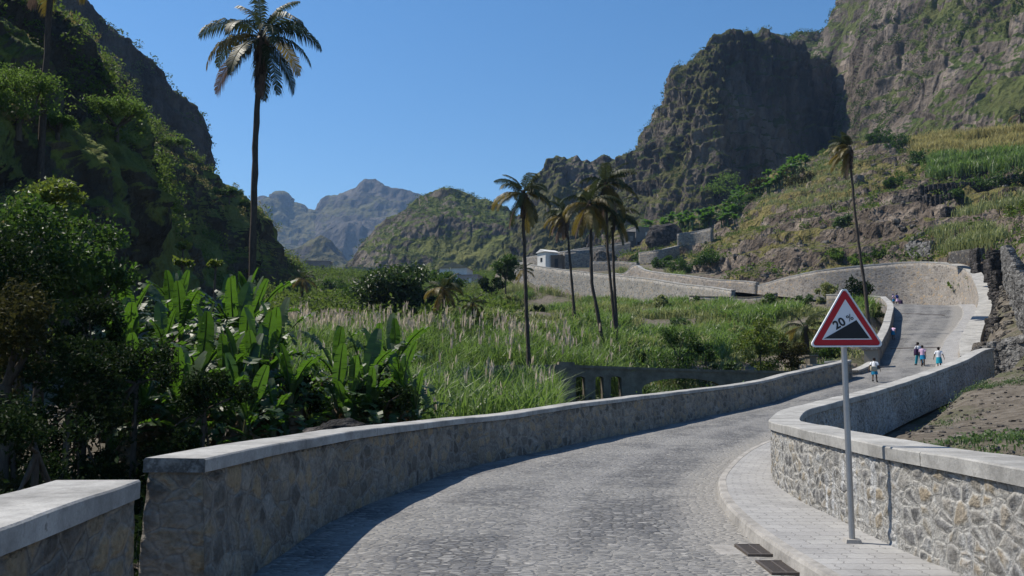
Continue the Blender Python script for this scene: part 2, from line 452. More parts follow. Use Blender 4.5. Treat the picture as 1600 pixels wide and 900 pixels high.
def resample(rows, step):
    rows = np.asarray(rows, float)
    mid = (rows[:, 0:2] + rows[:, 2:4]) / 2 if rows.shape[1] >= 4 else rows[:, :2]
    s = np.r_[0, np.cumsum(np.linalg.norm(np.diff(mid, axis=0), axis=1))]
    t = np.arange(0, s[-1], step); t = np.r_[t, s[-1]]
    out = np.empty((len(t), rows.shape[1]))
    # Catmull-Rom style tangents (finite differences), Hermite in arc length
    for k in range(rows.shape[1]):
        y = rows[:, k]; d = np.gradient(y, s)
        i = np.clip(np.searchsorted(s, t) - 1, 0, len(s) - 2)
        h = s[i + 1] - s[i]; u = (t - s[i]) / h
        out[:, k] = (2 * u**3 - 3 * u**2 + 1) * y[i] + (u**3 - 2 * u**2 + u) * h * d[i] + (-2 * u**3 + 3 * u**2) * y[i + 1] + (u**3 - u**2) * h * d[i + 1]
    return out, t
RS, RT = resample(ST, 0.25)
RMID = (RS[:, :2] + RS[:, 2:4]) / 2
RHALF = np.linalg.norm(RS[:, :2] - RS[:, 2:4], axis=1) / 2
def road_near(x, y):
    """height of the road, distance from its middle, half width there (arrays)"""
    x = np.asarray(x, float).ravel(); y = np.asarray(y, float).ravel()
    z = np.empty(len(x)); dd = np.empty(len(x)); hw = np.empty(len(x))
    M = RMID[::4]; Z = RS[::4, 4]; H = RHALF[::4]
    for a in range(0, len(x), 20000):
        q = np.c_[x[a:a + 20000], y[a:a + 20000]]
        D = ((q[:, None, :] - M[None]) ** 2).sum(-1)
        i = D.argmin(1)
        z[a:a + 20000] = Z[i]; dd[a:a + 20000] = np.sqrt(D[np.arange(len(q)), i]); hw[a:a + 20000] = H[i]
    return z, dd, hw

# ---------------------------------------------------------------- ground: control points joined by a smooth surface
CTRL = [(-5, -10, -1.0), (-3.6, 4, -1.0), (-4.5, 10, -1.3), (-5, 20, -1.1), (-1.8, 20, -1.3), (1, 25, -1.2), (5, 33, -1.0), (11, 41, 0.2),
        (-15, 8, -.6), (-14, 25, .0), (-24, 12, 2), (-28, 25, 3), (-30, 45, 4), (-16, 45, 1.5), (-6, 30, -.8), (-4, 44, -.3), (-12, 60, 3.2), (0, 57, 2.2), (6, 46, -.8),
        (12, 48, -.5), (10, 60, 2.4), (18.5, 51, 1.0)]
for px, py, d, dz in [(800, 500, 70, -.6), (750, 475, 85, -.6), (1000, 476, 112, -2.2), (1100, 462, 117, -1.6), (850, 466, 150, -3.5), (920, 470, 130, -3.0), (1000, 520, 80, -.6), (1000, 572, 60, -.5),
                      (1150, 560, 60, -.5), (1150, 500, 85, -.6), (1250, 540, 62, -.5), (1250, 480, 95, -.5), (1330, 470, 93, -1), (1345, 550, 54, 0), (1350, 510, 66, -.4),
                      (470, 500, 90, 0), (450, 480, 130, 0), (600, 455, 200, 0), (740, 455, 200, 0), (540, 436, 300, 0), (660, 500, 75, 0), (560, 470, 110, 0), (740, 505, 68, -.3),
                      (1400, 692, 16, 0), (1500, 650, 22, 0), (1590, 706, 11, 0), (1650, 740, 8.5, 0), (1520, 600, 32, 0), (1590, 600, 30, 0), (1495, 590, 36, -.2), (1540, 566, 40, 0), (1590, 570, 38, 0), (1700, 560, 30, 0), (1800, 600, 22, 0),
                      (1540, 530, 50, 0), (1545, 450, 68, 0), (1550, 405, 84, 0), (1600, 395, 78, 0), (1600, 480, 52, 0), (1700, 420, 52, 0), (1800, 420, 45, 0),
                      (1480, 404, 112, 0), (1400, 416, 122, 0), (1300, 426, 127, 0), (1200, 438, 136, 0), (1100, 436, 148, 0), (1000, 425, 166, 0), (860, 410, 195, 0)]:
    p = P(px, py, d); CTRL.append((p[0], p[1], p[2] + dz))
for x, y, z in [(-60, 0, 14), (-60, 60, 16), (-60, 130, 22), (-40, 200, 26), (60, 0, 3), (60, 30, 8), (0, -40, -2), (-80, 300, 42), (0, 400, 50), (120, 120, 30), (100, 60, 20), (-30, -30, 0), (30, -30, 1), (30, 8, 1.2), (0, 300, 40), (60, 240, 32),
                (0, 900, 70), (-600, 500, 70), (600, 500, 70), (0, 2500, 90), (3000, 1500, 90), (-3000, 1500, 90), (3000, -3000, 0), (-3000, -3000, 0), (0, -3000, -10), (4000, 4000, 90), (-4000, 4000, 90), (500, -100, 30), (-500, -100, 30)]:
    CTRL.append((x, y, z))
CTRL = np.array(CTRL)
_D = np.linalg.norm(CTRL[:, None, :2] - CTRL[None, :, :2], axis=-1)
_A = np.block([[_D + 0 * np.eye(len(CTRL)), np.ones((len(CTRL), 1))], [np.ones((1, len(CTRL))), np.zeros((1, 1))]])
_W = np.linalg.solve(_A + 1e-9 * np.eye(len(_A)), np.r_[CTRL[:, 2], 0])
def ground(x, y, carve=True):
    x = np.asarray(x, float); y = np.asarray(y, float); shp = x.shape
    x = x.ravel(); y = y.ravel(); z = np.empty(len(x))
    for a in range(0, len(x), 40000):
        q = np.c_[x[a:a + 40000], y[a:a + 40000]]
        z[a:a + 40000] = np.sqrt(((q[:, None] - CTRL[None, :, :2]) ** 2).sum(-1)) @ _W[:-1] + _W[-1]
    pp = np.c_[x, y, np.zeros(len(x))]
    z += fbm(pp * .25, 4, 3) * .35 + fbm(pp * 1.6, 3, 5) * .07
    m_ = np.clip((y - 54) / 12, 0, 1) * np.clip((150 - y) / 30, 0, 1) * np.clip((34 - x) / 8, 0, 1) * np.clip((x + 30) / 15, 0, 1)
    z += m_ * (ridged(pp / 17.0, 3, 8) * .9 + fbm(pp / 6.0, 3, 9) * .5)
    if carve:
        rz, dd, hw = road_near(x, y)
        far_ = (y > 107) & (x < 31)
        k = np.clip((dd - hw - np.where(far_, -1.1, .7)) / np.where(far_, .6, 1.6), 0, 1); k = k * k * (3 - 2 * k)
        z = np.where(k < 1, (rz - .35) * (1 - k) + z * k, z)
    return z.reshape(shp)
def gz(x, y): return float(ground(np.array([x]), np.array([y]))[0])

BV = []                                            # surfaces one can stand a plant on
def add_bvh(V, Fc): BV.append(BVHTree.FromPolygons([tuple(p) for p in V], [tuple(int(i) for i in f) for f in Fc]))
def hit(px, py, far=6000):
    r = Vector(ray(px, py)).normalized(); o = Vector(CAM); best = None
    for b in BV:
        h = b.ray_cast(o, r, far)
        if h[0] is not None and (best is None or h[3] < best[1]): best = (h[0], h[3])
    return np.array(best[0]) if best else None

# ---------------------------------------------------------------- the ground sheet
def axis(a, b, step, far0, far1, n=26):
    core = np.arange(a, b, step)
    g = np.geomspace(1, 1 + abs(far1 - b), n)[1:] - 1 + b + step
    l = a - (np.geomspace(1, 1 + abs(a - far0), n)[1:] - 1) - step
    return np.r_[l[::-1], core, g]
gx = axis(-45, 75, .55, -4500, 4500); gy = axis(-8, 150, .55, -4500, 4500)
GX, GY = np.meshgrid(gx, gy)
GZ = ground(GX, GY)
gg = Geo().grid(np.stack([GX, GY, GZ], -1))
MAT_GROUND = m_ground('dirt_and_gravel')
tag(gg.build('ground', MAT_GROUND, smooth=True), kind='structure')
add_bvh(gg.v[0], gg.f[0])

# ---------------------------------------------------------------- cobbled road, kerb, pavement
MAT_COBBLE = m_cobble('grey_cobbles'); MAT_PAVER = m_paver('interlocking_pavers')
MAT_KERB = m_concrete('kerb_concrete', (.42, .40, .37), .4, 2)
KP = np.array([(2.46, -8), (2.46, 3), (2.45, 6.5), (2.43, 7.6), (2.46, 8.6), (2.55, 9.6), (2.74, 10.9), (3.02, 12.2), (3.40, 13.7), (3.94, 15.3), (5.2, 18.3), (6.85, 21.2), (9.9, 26.2), (13.9, 31.9), (15.9, 34.2), (20.9, 39.7), (24.3, 47.2), (27.3, 52.6), (30.6, 58.2), (37.2, 68.5), (44.0, 79.8), (48.4, 88.5), (52.6, 98), (52.8, 104.6), (48.6, 109.6)])
def smooth_line(pts, step):
    pts = np.asarray(pts, float)
    o, t = resample(np.c_[pts[:, :2], pts[:, :2], pts[:, 2:]], step)
    return np.c_[o[:, :2], o[:, 4:]]
KL = smooth_line(KP, .2)
def normals2(p):
    t = np.gradient(p[:, :2], axis=0); t /= np.linalg.norm(t, axis=1, keepdims=True) + 1e-9
    return np.c_[t[:, 1], -t[:, 0]]                # to the right of travel
def road_z(p): return road_near(p[:, 0], p[:, 1])[0]
def road_height_smooth(p):
    i = ((p[:, None, :2] - RMID[None]) ** 2).sum(-1).argmin(1)
    return RS[i, 4]
# road sheet: from under the left wall to under the pavement
nc = 25
rows = []; uvs = []
kx = np.array([((KL[:, :2] - m) ** 2).sum(1).argmin() for m in RMID])
for i in range(len(RS)):
    a = RS[i, :2]; b = RS[i, 2:4]; e = (b - a) / np.linalg.norm(b - a)
    a = a - e * .3; b2 = b + e * .2
    # metres from the kerb measured across the road
    rel = KL[kx[i], :2] - a; wk = float(rel @ e)
    w = np.linalg.norm(b2 - a)
    f = np.linspace(0, 1, nc)
    crown = -0.05 * ((f - .45) * 2) ** 2 + .03
    rows.append(np.c_[a[0] + (b2 - a)[0] * f, a[1] + (b2 - a)[1] * f, RS[i, 4] + crown - .0])
    uvs.append(np.c_[f * w - wk, np.full(nc, RT[i])])
RV = np.array(rows)
RV[..., 2] += fbm(RV * .7, 3, 9) * .025
rg = Geo().grid(RV, np.array(uvs))
tag(rg.build('road', MAT_COBBLE, smooth=True), kind='structure')

def surf_z(p):                                     # height of the road sheet under a point
    q = RV.reshape(-1, 3); out = np.empty(len(p))
    for k, a in enumerate(p): out[k] = q[((q[:, :2] - a[:2]) ** 2).sum(1).argmin(), 2]
    return out
RR = smooth_line(ST[:, 2:4], .2)
# pavement between the kerb and the right wall
kz = surf_z(KL)
k = np.ones(15) / 15
kz = np.convolve(np.pad(kz, 7, mode='edge'), k, 'valid')
kn = normals2(KL)
pav = []; puv = []
ks = np.r_[0, np.cumsum(np.linalg.norm(np.diff(KL[:, :2], axis=0), axis=1))]
for i in range(len(KL)):
    a = KL[i, :2] + kn[i] * .11
    D = RR[:, :2] - a
    j = (D ** 2).sum(1).argmin(); wv = RR[j, :2] - a; w = np.linalg.norm(wv) + .25
    e = wv / (np.linalg.norm(wv) + 1e-6)
    f = np.linspace(0, w, 6)
    pav.append(np.c_[a[0] + e[0] * f, a[1] + e[1] * f, np.full(6, kz[i] + .125)])
    puv.append(np.c_[np.full(6, ks[i]), f])
tag(Geo().grid(np.array(pav), np.array(puv)).build('pavement', MAT_PAVER, smooth=True), kind='structure')
kb = []
for off, h in ((-.03, -.1), (0.0, .10), (.02, .13), (.115, .13), (.115, .05)):
    kb.append(np.c_[KL[:, :2] + kn * off, kz + h])
tag(Geo().grid(np.array(kb)).build('kerb', MAT_KERB), kind='structure')

# two cast-iron drain gratings set in the gutter
MAT_IRON = m_plain('cast_iron', (.13, .11, .095), .6, .3, 30, .6)
MAT_PIT_SHADE = m_plain('drain_pit_shade', (.012, .011, .010), .95)  # near-black plate colour stands in for the shade inside the drain
for (cx_, cy_, lab) in ((2.325, 8.05, 'rusty slotted drain grating in the gutter farther from the camera'), (2.325, 7.35, 'rusty slotted drain grating in the gutter nearer the camera')):
    zr = float(surf_z(np.array([[cx_, cy_]]))[0]) + .012
    t = empty('drain_grating', (cx_, cy_, zr), 0, label=lab, cat='drain', group='drain gratings beside the kerb')
    fr = Geo()
    W, Ln = .125, .235
    fr.box((-W, 0, 0), (.012, Ln, .014)); fr.box((W, 0, 0), (.012, Ln, .014)); fr.box((0, -Ln + .012, 0), (W - .012, .012, .014)); fr.box((0, Ln - .012, 0), (W - .012, .012, .014))
    fr.box((0, 0, .001), (.009, Ln - .024, .012))
    fr.build('frame', MAT_IRON, t)
    sl = Geo()
    for q in np.arange(-Ln + .045, Ln - .03, .032):
        sl.box((-.061, q, -.001), (.051, .009, .011)); sl.box((.061, q, -.001), (.051, .009, .011))
    sl.build('slat', MAT_IRON, t)
    Geo().box((0, 0, -.02), (W - .013, Ln - .025, .006)).build('pit_shade', MAT_PIT_SHADE, t)
    Geo().box((-.26, 0, -.016), (.11, .30, .008)).build('concrete_surround', MAT_KERB, t)

# ---------------------------------------------------------------- walls
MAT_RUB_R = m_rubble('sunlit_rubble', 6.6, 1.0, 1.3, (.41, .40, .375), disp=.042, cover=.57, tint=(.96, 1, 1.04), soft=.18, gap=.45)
MAT_RUB_L = m_rubble('shade_toned_rubble', 4.4, .1, 1.3, (.33, .30, .255), cover=.48, tint=(1.05, 1, .90), bstr=1.0, disp=.035, soft=.17, gap=.45)  # mortar darker and warmer than the right wall's: shade put into the colour
MAT_RUB_T = m_rubble('retaining_rubble', 2.4, .0, 1.35, (.31, .285, .255), cover=.58, bstr=1.0, tint=(1.06, 1.0, .94))
MAT_RUB_G = m_rubble('grey_rubble', 3.0, .0, 1.15, (.30, .29, .275), cover=.42, bstr=1.0)
MAT_RUB_D = m_rubble('dark_rubble', 3.0, .0, .6, (.16, .155, .15), cover=.5, bstr=1.0)
MAT_COPING = m_coping('coping_concrete', (.46, .45, .425))
MAT_CONC_D = m_concrete('old_concrete', (.22, .195, .155), .45, 1.5)

def wall(name, line, thick, mat, label, cat='wall', group=None, side=1, step=.25, nv=4, cop=.11, over=.03, cmat=None, batter=.03, cap0=True, cap1=True, cop_w=None, zig=.012, parent=None):
    """line: x, y, z of base, z of top on the road-side face; side=+1: body lies to the right of the line, -1 to the left"""
    o = smooth_line(np.asarray(line, float), step)
    n = normals2(o) * side
    zb, zt = o[:, 2] - .4, o[:, 3] - cop
    zt = zt + fbm(np.c_[o[:, :2] * .35, np.zeros(len(o))], 2, 41) * zig * 1.5
    s = np.r_[0, np.cumsum(np.linalg.norm(np.diff(o[:, :2], axis=0), axis=1))]
    f = np.linspace(0, 1, nv)
    def face(off, bt):
        V = np.empty((nv, len(o), 3)); U = np.empty((nv, len(o), 2))
        for r, t in enumerate(f):
            V[r, :, :2] = o[:, :2] + n * (off + bt * (1 - t)); V[r, :, 2] = zb + (zt - zb) * t
            U[r, :, 0] = s; U[r, :, 1] = V[r, :, 2]
        return V, U
    A, UA = face(0, -batter); B, UB = face(thick, batter)
    g = Geo(); fl = side < 0
    g.grid(A, UA, flip=not fl); g.grid(B, UB + 7.3, flip=fl)
    g.grid(np.stack([A[-1], B[-1]]), flip=not fl)
    ne = max(3, int(thick / (step * .8)) + 1); ef = np.linspace(0, 1, ne)
    for idx, do, fe in ((0, cap0, fl), (-1, cap1, not fl)):
        if do:
            E = A[:, idx][:, None] * (1 - ef)[None, :, None] + B[:, idx][:, None] * ef[None, :, None]
            U = np.stack([np.broadcast_to(ef * thick + 3.1, E.shape[:2]), E[..., 2]], -1)
            g.grid(E, U, flip=fe)
    ob = g.build(name, mat, parent, smooth=True)
    bm = bmesh.new(); bm.from_mesh(ob.data); bmesh.ops.remove_doubles(bm, verts=bm.verts, dist=2e-4); bm.to_mesh(ob.data); bm.free()
    if parent is None: tag(ob, label, cat, group)
    if cop:
        w0, w1 = -over, (cop_w or thick) + over
        z0 = zt + .002; z1 = zt + cop + fbm(np.c_[o[:, :2] * 1.1, np.ones(len(o))], 3, 4) * zig
        bv = .012
        prof = [(w0, z0), (w0, z1 - bv), (w0 + bv, z1), (w1 - bv, z1 + .004), (w1, z1 - bv), (w1, z0)]
        e0 = o[0, :2] - (o[1, :2] - o[0, :2]) / np.linalg.norm(o[1, :2] - o[0, :2]) * over
        e1 = o[-1, :2] + (o[-1, :2] - o[-2, :2]) / np.linalg.norm(o[-1, :2] - o[-2, :2]) * over
        oc = o.copy(); oc[0, :2] = e0; oc[-1, :2] = e1
        G = np.array([np.c_[oc[:, :2] + n * w, z] for w, z in prof] + [np.c_[oc[:, :2] + n * w0, z0]])
        UVc = np.stack([np.broadcast_to(s, G.shape[:2]), np.broadcast_to(np.arange(7)[:, None] * .1, G.shape[:2])], -1)
        cg = Geo().grid(G, UVc, flip=not fl)
        m = len(o)
        cg.add(G[:6, 0], [[0, 1, 2, 3], [0, 3, 4, 5]]); cg.add(G[:6, -1], [[3, 2, 1, 0], [5, 4, 3, 0]])
        cg.build('coping', cmat or MAT_COPING, ob)
    return ob

# left parapet beside the camera, then the long one round the bend
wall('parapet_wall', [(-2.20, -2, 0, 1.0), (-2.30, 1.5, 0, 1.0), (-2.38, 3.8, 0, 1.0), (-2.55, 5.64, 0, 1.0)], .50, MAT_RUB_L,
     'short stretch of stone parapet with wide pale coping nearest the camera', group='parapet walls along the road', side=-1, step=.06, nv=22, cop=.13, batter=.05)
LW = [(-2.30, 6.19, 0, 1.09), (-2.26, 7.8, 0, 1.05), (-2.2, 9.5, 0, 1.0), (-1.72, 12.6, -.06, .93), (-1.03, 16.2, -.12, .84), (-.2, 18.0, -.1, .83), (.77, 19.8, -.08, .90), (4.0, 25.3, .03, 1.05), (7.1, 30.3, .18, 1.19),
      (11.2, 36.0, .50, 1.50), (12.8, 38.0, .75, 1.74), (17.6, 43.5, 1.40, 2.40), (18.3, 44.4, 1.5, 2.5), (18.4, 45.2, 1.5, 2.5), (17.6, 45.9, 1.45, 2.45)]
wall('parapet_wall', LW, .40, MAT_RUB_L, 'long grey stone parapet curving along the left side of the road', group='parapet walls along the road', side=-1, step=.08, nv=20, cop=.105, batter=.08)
wall('kerb_wall', [(19.6, 46.6, 1.55, 1.95), (20.8, 48.0, 1.75, 2.2), (22.0, 49.6, 2.0, 2.5)], .45, MAT_RUB_G, 'low concrete kerb wall in the gap before the capped pillar', side=-1, step=.3, cop=.12)
W2 = [(22.3, 50.3, 2.15, 3.2), (24.8, 55.0, 2.95, 3.95), (27.5, 60.0, 3.9, 4.95), (32.5, 70, 5.7, 6.75), (37.3, 80, 7.6, 8.65), (40.3, 88, 9.05, 10.1)]
wall('parapet_wall', W2, .50, MAT_RUB_G, 'uphill stone parapet with pale coping left of the steep road', group='parapet walls along the road', side=-1, step=.4, cop=.13, batter=.02, cap1=False)
wall('parapet_wall', [(40.6, 88.8, 9.2, 10.15), (39.9, 91.0, 9.5, 10.5), (38.8, 93.4, 9.6, 10.8), (37.3, 96, 9.8, 11.1)], .45, MAT_RUB_G, 'pale stone parapet turning left at the top of the bend', group='parapet walls along the road', side=-1, step=.4, cop=.14)
t = empty('gate_pillar', (21.85, 49.9, 1.9), -.55, label='squat grey stone pillar with a pale cap at the foot of the uphill parapet', cat='pillar')
Geo().box((0, 0, .55), (.40, .3, .75)).build('shaft', MAT_RUB_G, t)
Geo().box((0, 0, 1.38), (.50, .40, .075)).build('cap', MAT_COPING, t)

# right parapet: pavement side in the sun, field side in shade
RW = [(3.70, -1, .12, 1.07), (3.56, 4, .12, 1.06), (3.54, 6.2, .12, 1.05), (3.5, 7.8, .12, 1.05), (3.57, 9.2, .12, 1.04), (3.70, 10.8, .10, 1.02), (3.90, 12.1, .07, 1.0), (4.20, 13.4, .03, .96), (4.60, 14.7, 0, .92), (5.45, 16.8, .04, .96),
      (7.85, 20.7, .15, 1.08), (11.0, 25.6, .30, 1.26), (15.0, 31.2, .62, 1.62), (16.9, 33.4, .87, 1.90), (19.5, 36.2, 1.2, 2.35), (21.9, 38.8, 1.5, 2.85), (22.6, 39.4, 1.5, 2.95)]
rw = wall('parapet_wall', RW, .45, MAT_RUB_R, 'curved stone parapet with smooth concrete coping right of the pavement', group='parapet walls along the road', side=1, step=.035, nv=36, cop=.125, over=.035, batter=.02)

# tall wall round the outside of the hairpin, pale coping strip on top
BW = [(25.2, 46.2, 1.9, 2.75), (28.4, 52.0, 2.95, 3.75), (31.8, 57.5, 3.9, 4.9), (38.6, 68.0, 5.7, 7.0), (45.5, 79.5, 7.6, 9.4), (50.0, 88.0, 9.05, 11.7), (54.2, 97.5, 9.8, 14.4), (55.0, 105, 10.3, 16.2), (52.6, 110.2, 10.6, 16.9), (50.0, 112.2, 10.8, 16.9), (43.75, 117, 11.5, 16.6), (40.0, 124.0, 12.6, 16.0), (38.5, 127.5, 13.4, 15.6)]
wall('retaining_wall', BW, 1.1, MAT_RUB_T, 'tall pale stone retaining wall sweeping round the outside of the hairpin', group='retaining walls of the road', side=1, step=.5, nv=14, cop=.2, over=.02, batter=.3)
UW = [(38.4, 128.2, 13.6, 16.2), (37.5, 130.0, 13.9, 16.6), (34, 136, 15, 17.6), (31.0, 142.0, 16.4, 18.9), (27.5, 151, 17.8, 20.6), (25.2, 157, 18.7, 22.0), (24.0, 160.0, 19.2, 23.2), (22.5, 162.5, 19.6, 22.0), (20, 167, 20.4, 22.6)]
wall('retaining_wall', UW, .7, MAT_RUB_T, 'long pale stone wall with a peaked hump on the upper side of the road', group='retaining walls of the road', side=1, step=.6, nv=8, cop=.16, batter=.1)
DW = [(30.3, 110.5, 8.0, 13.1), (29.0, 118.0, 8.5, 14.4), (26.7, 126, 9.0, 15.7), (24.0, 134.0, 9.5, 17.3), (17.0, 152.0, 11.0, 20.5), (6.0, 172.0, 12.5, 24.6), (1.0, 181, 14, 26.8)]
wall('retaining_wall', DW, .6, m_rubble('road_rubble', 3.0, .0, 1.4, (.33, .32, .30), cover=.5), 'long grey stone retaining wall carrying the road above the green slope', group='retaining walls of the road', side=-1, step=.6, nv=14, cop=.16, batter=.25)
# water channel across the slope below the road
wall('water_channel', np.c_[[P(1080, 462, 112), P(1110, 463, 110), P(1150, 464, 108), P(1180, 464, 106), P(1215, 458, 104)]][:, [0, 1, 2, 2]] + np.array([0, 0, -1.2, 0]), .5, MAT_RUB_G, 'narrow concrete water channel on the slope under the road', 'channel', side=1, step=.6, nv=4, cop=.14, cmat=MAT_CONC_D)

# ---------------------------------------------------------------- old aqueduct left of the road, openings and a low arch
def aqueduct():
    a = P(772, 571, 48.0); b = P(876, 569.5, 48.5); c = P(1000, 574, 49.5); d = P(1130, 578, 50.5); e = P(1262, 580, 52)
    path = np.array([a, b, c, d, e]); pxs = np.array([772, 876, 1000, 1130, 1262])
    xs = np.arange(772, 1262, .8)
    pts = np.stack([np.interp(xs, pxs, path[:, k]) for k in range(3)], 1)
    top = pts[:, 2].copy()
    bot = np.empty(len(xs))
    mpp = pts[:, 1] / F
    def opn(px, x0, x1, y_top, rise):
        u = (px - (x0 + x1) / 2) / ((x1 - x0) / 2)
        return y_top + rise * (1 - math.sqrt(max(0, 1 - u * u)))
    for i, px in enumerate(xs):
        base = -2.5
        yb = None
        for x0, x1, yt, rs in ((899, 914, 588, 4), (929, 943, 588, 4), (953, 971, 588, 4), (1003, 1128, 591, 16)):
            if x0 < px < x1: yb = opn(px, x0, x1, yt, rs)
        if px < 872: yb = 583
        bot[i] = base if yb is None else pts[i, 2] - (yb - project(pts[i])[1]) * mpp[i]
    top += np.where((xs > 873) & (xs < 897), .16, 0.0)
    n = normals2(pts)
    th = .6
    g = Geo(); nv = 8
    F1 = np.array([np.c_[pts[:, :2] - 0 * n, bot + (top - bot) * t] for t in np.linspace(0, 1, nv)])
    F2 = np.array([np.c_[pts[:, :2] - n * th, bot + (top - bot) * t] for t in np.linspace(0, 1, nv)])
    s = np.r_[0, np.cumsum(np.linalg.norm(np.diff(pts[:, :2], axis=0), axis=1))]
    U = np.array([np.c_[s, F1[r, :, 2]] for r in range(nv)])
    g.grid(F1, U); g.grid(F2, U, flip=True)
    g.grid(np.array([F1[-1], F2[-1]])); g.grid(np.array([F2[0], F1[0]]))
    ob = g.build('aqueduct', MAT_CONC_D)
    tag(ob, 'old grey concrete aqueduct with narrow openings and a low arch behind the parapet', 'aqueduct')
    k = (xs > 896) | (xs < 873)
    r = np.array([np.c_[(pts[:, :2] + n * o_), top + h] for o_, h in ((.06, -.16), (.06, .002), (-th - .02, .004), (-th - .02, -.16))])[:, xs > 897]
    Geo().grid(r).build('rim', MAT_CONC_D, ob)
    return ob
aqueduct()
p = P(1254, 582, 51.5); q = P(1340, 582, 51.8)
wall('stone_wall', [(p[0], p[1], .8, 2.35), ((p[0] + q[0]) / 2, (p[1] + q[1]) / 2, 1, 2.38), (q[0], q[1], 1.2, 2.42)], .5, m_rubble('tan_blocks', 2.6, 0, 1.35, (.38, .32, .25), cover=.5, tint=(1.15, 1, .85)), 'low tan block wall behind the end of the parapet', side=-1, step=.3, cop=0)
pp = P(1267, 566, 51.9)
t = empty('stone_post', (pp[0], pp[1], 2.3), .3, label='small weathered stone post standing on the tan block wall', cat='post')
Geo().box((0, 0, .2), (.27, .25, .35), taper=.9).build('shaft', MAT_CONC_D, t); Geo().box((0, 0, .59), (.33, .3, .04)).build('cap', MAT_CONC_D, t)

# ---------------------------------------------------------------- hills, cliffs and far mountains
SURF = {}
def hills(name, px, rows, nu, nv, mat, amp=3.0, wl=30.0, zst=.4, amp2=1.0, seed=1, back=60.0, drop=.5, gully=0.0, terr=0.0, strata=0.0):
    """rows: (list of py, list of d) from the skyline down to the foot; a back slope and a buried foot are added"""
    px = np.asarray(px, float)
    ctl = []
    for py, d in rows:
        py = np.broadcast_to(np.asarray(py, float), px.shape); d = np.broadcast_to(np.asarray(d, float), px.shape)
        ctl.append(np.array([P(a, b, c) for a, b, c in zip(px, py, d)]))
    top = ctl[0]
    away = top - CAM; away[:, 2] = 0; away /= np.linalg.norm(away, axis=1, keepdims=True)
    hgt = np.maximum(top[:, 2:3] - ctl[-1][:, 2:3], 4)
    b1 = top + away * back * .35; b1[:, 2] -= hgt[:, 0] * drop * .12
    b2 = top + away * back; b2[:, 2] -= hgt[:, 0] * drop
    ft = ctl[-1] - away * 2; ft[:, 2] -= 6 + hgt[:, 0] * .1
    ctl = np.array([b2, b1] + ctl + [ft])
    R = len(ctl)
    # resample: uniform in px, rows by mean length
    u = np.linspace(px[0], px[-1], nu)
    A = np.stack([np.stack([np.interp(u, px, ctl[r, :, k]) for k in range(3)], 1) for r in range(R)])
    # soften the corners between control columns a little
    kk = max(3, int(nu / len(px) / 2.5) | 1)
    ker = np.hanning(kk + 2)[1:-1]; ker /= ker.sum()
    A = np.apply_along_axis(lambda q: np.convolve(np.pad(q, kk // 2, mode='edge'), ker, 'valid'), 1, A)
    w = np.linalg.norm(np.diff(A, axis=0), axis=2).mean(1); w[0] *= .25; w[1] *= .5; w[-1] *= .4
    s = np.r_[0, np.cumsum(w)]; s /= s[-1]
    t = np.linspace(0, 1, nv)
    i = np.clip(np.searchsorted(s, t, 'right') - 1, 0, R - 2)
    f = ((t - s[i]) / (s[i + 1] - s[i]))[:, None, None]
    V = A[i] * (1 - f) + A[i + 1] * f
    dv = np.gradient(V, axis=0); du = np.gradient(V, axis=1)
    N = np.cross(dv, du); N /= np.linalg.norm(N, axis=2, keepdims=True) + 1e-9
    q = V * np.array([1, 1, zst]) / wl
    h = ridged(q, 4, seed) * amp + fbm(q * 4.1, 6, seed + 20, .66) * amp2
    if gully:
        qq = V * np.array([1, 1, .12]) / (wl * .45)
        h += ridged(qq, 3, seed + 40) * gully
    if strata:                                      # hard and soft beds: ledges that stand out of the face
        zz = V[..., 2] / (wl * .22) + fbm(V / (wl * 1.3), 3, seed + 60) * 1.6
        fr = zz - np.floor(zz)
        h += strata * (np.where(fr < .8, fr / .8, (1 - fr) / .2) - .5) * (.4 + .9 * np.clip(vnoise(V / wl * 1.7, seed + 61) + .4, 0, 1))
        h -= strata * 1.2 * np.clip(1 - np.abs(vnoise(V * np.array([1, 1, .22]) / (wl * .16), seed + 62)) * 7, 0, 1)
    V = V + N * (h - amp * .25)[..., None]
    if terr:                                        # rough stepped terraces
        stp = 4.5; zz = V[..., 2] + fbm(V / 25, 2, seed + 3) * 2.5
        fr = zz / stp - np.floor(zz / stp)
        V[..., 2] += terr * stp * (np.clip((fr - .75) / .25, 0, 1) - fr)
    g = Geo().grid(V, flip=True)
    o = g.build(name, mat, smooth=True); tag(o, kind='structure')
    add_bvh(g.v[0], g.f[0])
    dv = np.gradient(V, axis=0); du = np.gradient(V, axis=1)
    N = np.cross(dv, du); ar = np.linalg.norm(N, axis=2); N /= ar[..., None] + 1e-9
    SURF[name + str(seed)] = (V, N, ar)
    return o

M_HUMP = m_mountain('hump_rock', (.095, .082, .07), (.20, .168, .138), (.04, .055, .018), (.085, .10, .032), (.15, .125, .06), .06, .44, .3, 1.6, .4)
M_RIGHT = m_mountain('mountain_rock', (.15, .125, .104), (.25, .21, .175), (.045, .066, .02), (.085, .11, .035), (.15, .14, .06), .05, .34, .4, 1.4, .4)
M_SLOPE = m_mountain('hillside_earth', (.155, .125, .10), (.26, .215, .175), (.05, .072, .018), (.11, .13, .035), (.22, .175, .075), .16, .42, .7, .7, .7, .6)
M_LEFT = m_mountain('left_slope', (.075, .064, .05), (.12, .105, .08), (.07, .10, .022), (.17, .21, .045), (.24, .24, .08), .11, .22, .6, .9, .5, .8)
M_LCLIFF = m_mountain('left_cliff_rock', (.07, .06, .052), (.11, .095, .08), (.028, .04, .012), (.05, .065, .02), (.1, .09, .04), .08, .9, .35, 1.2, .3)
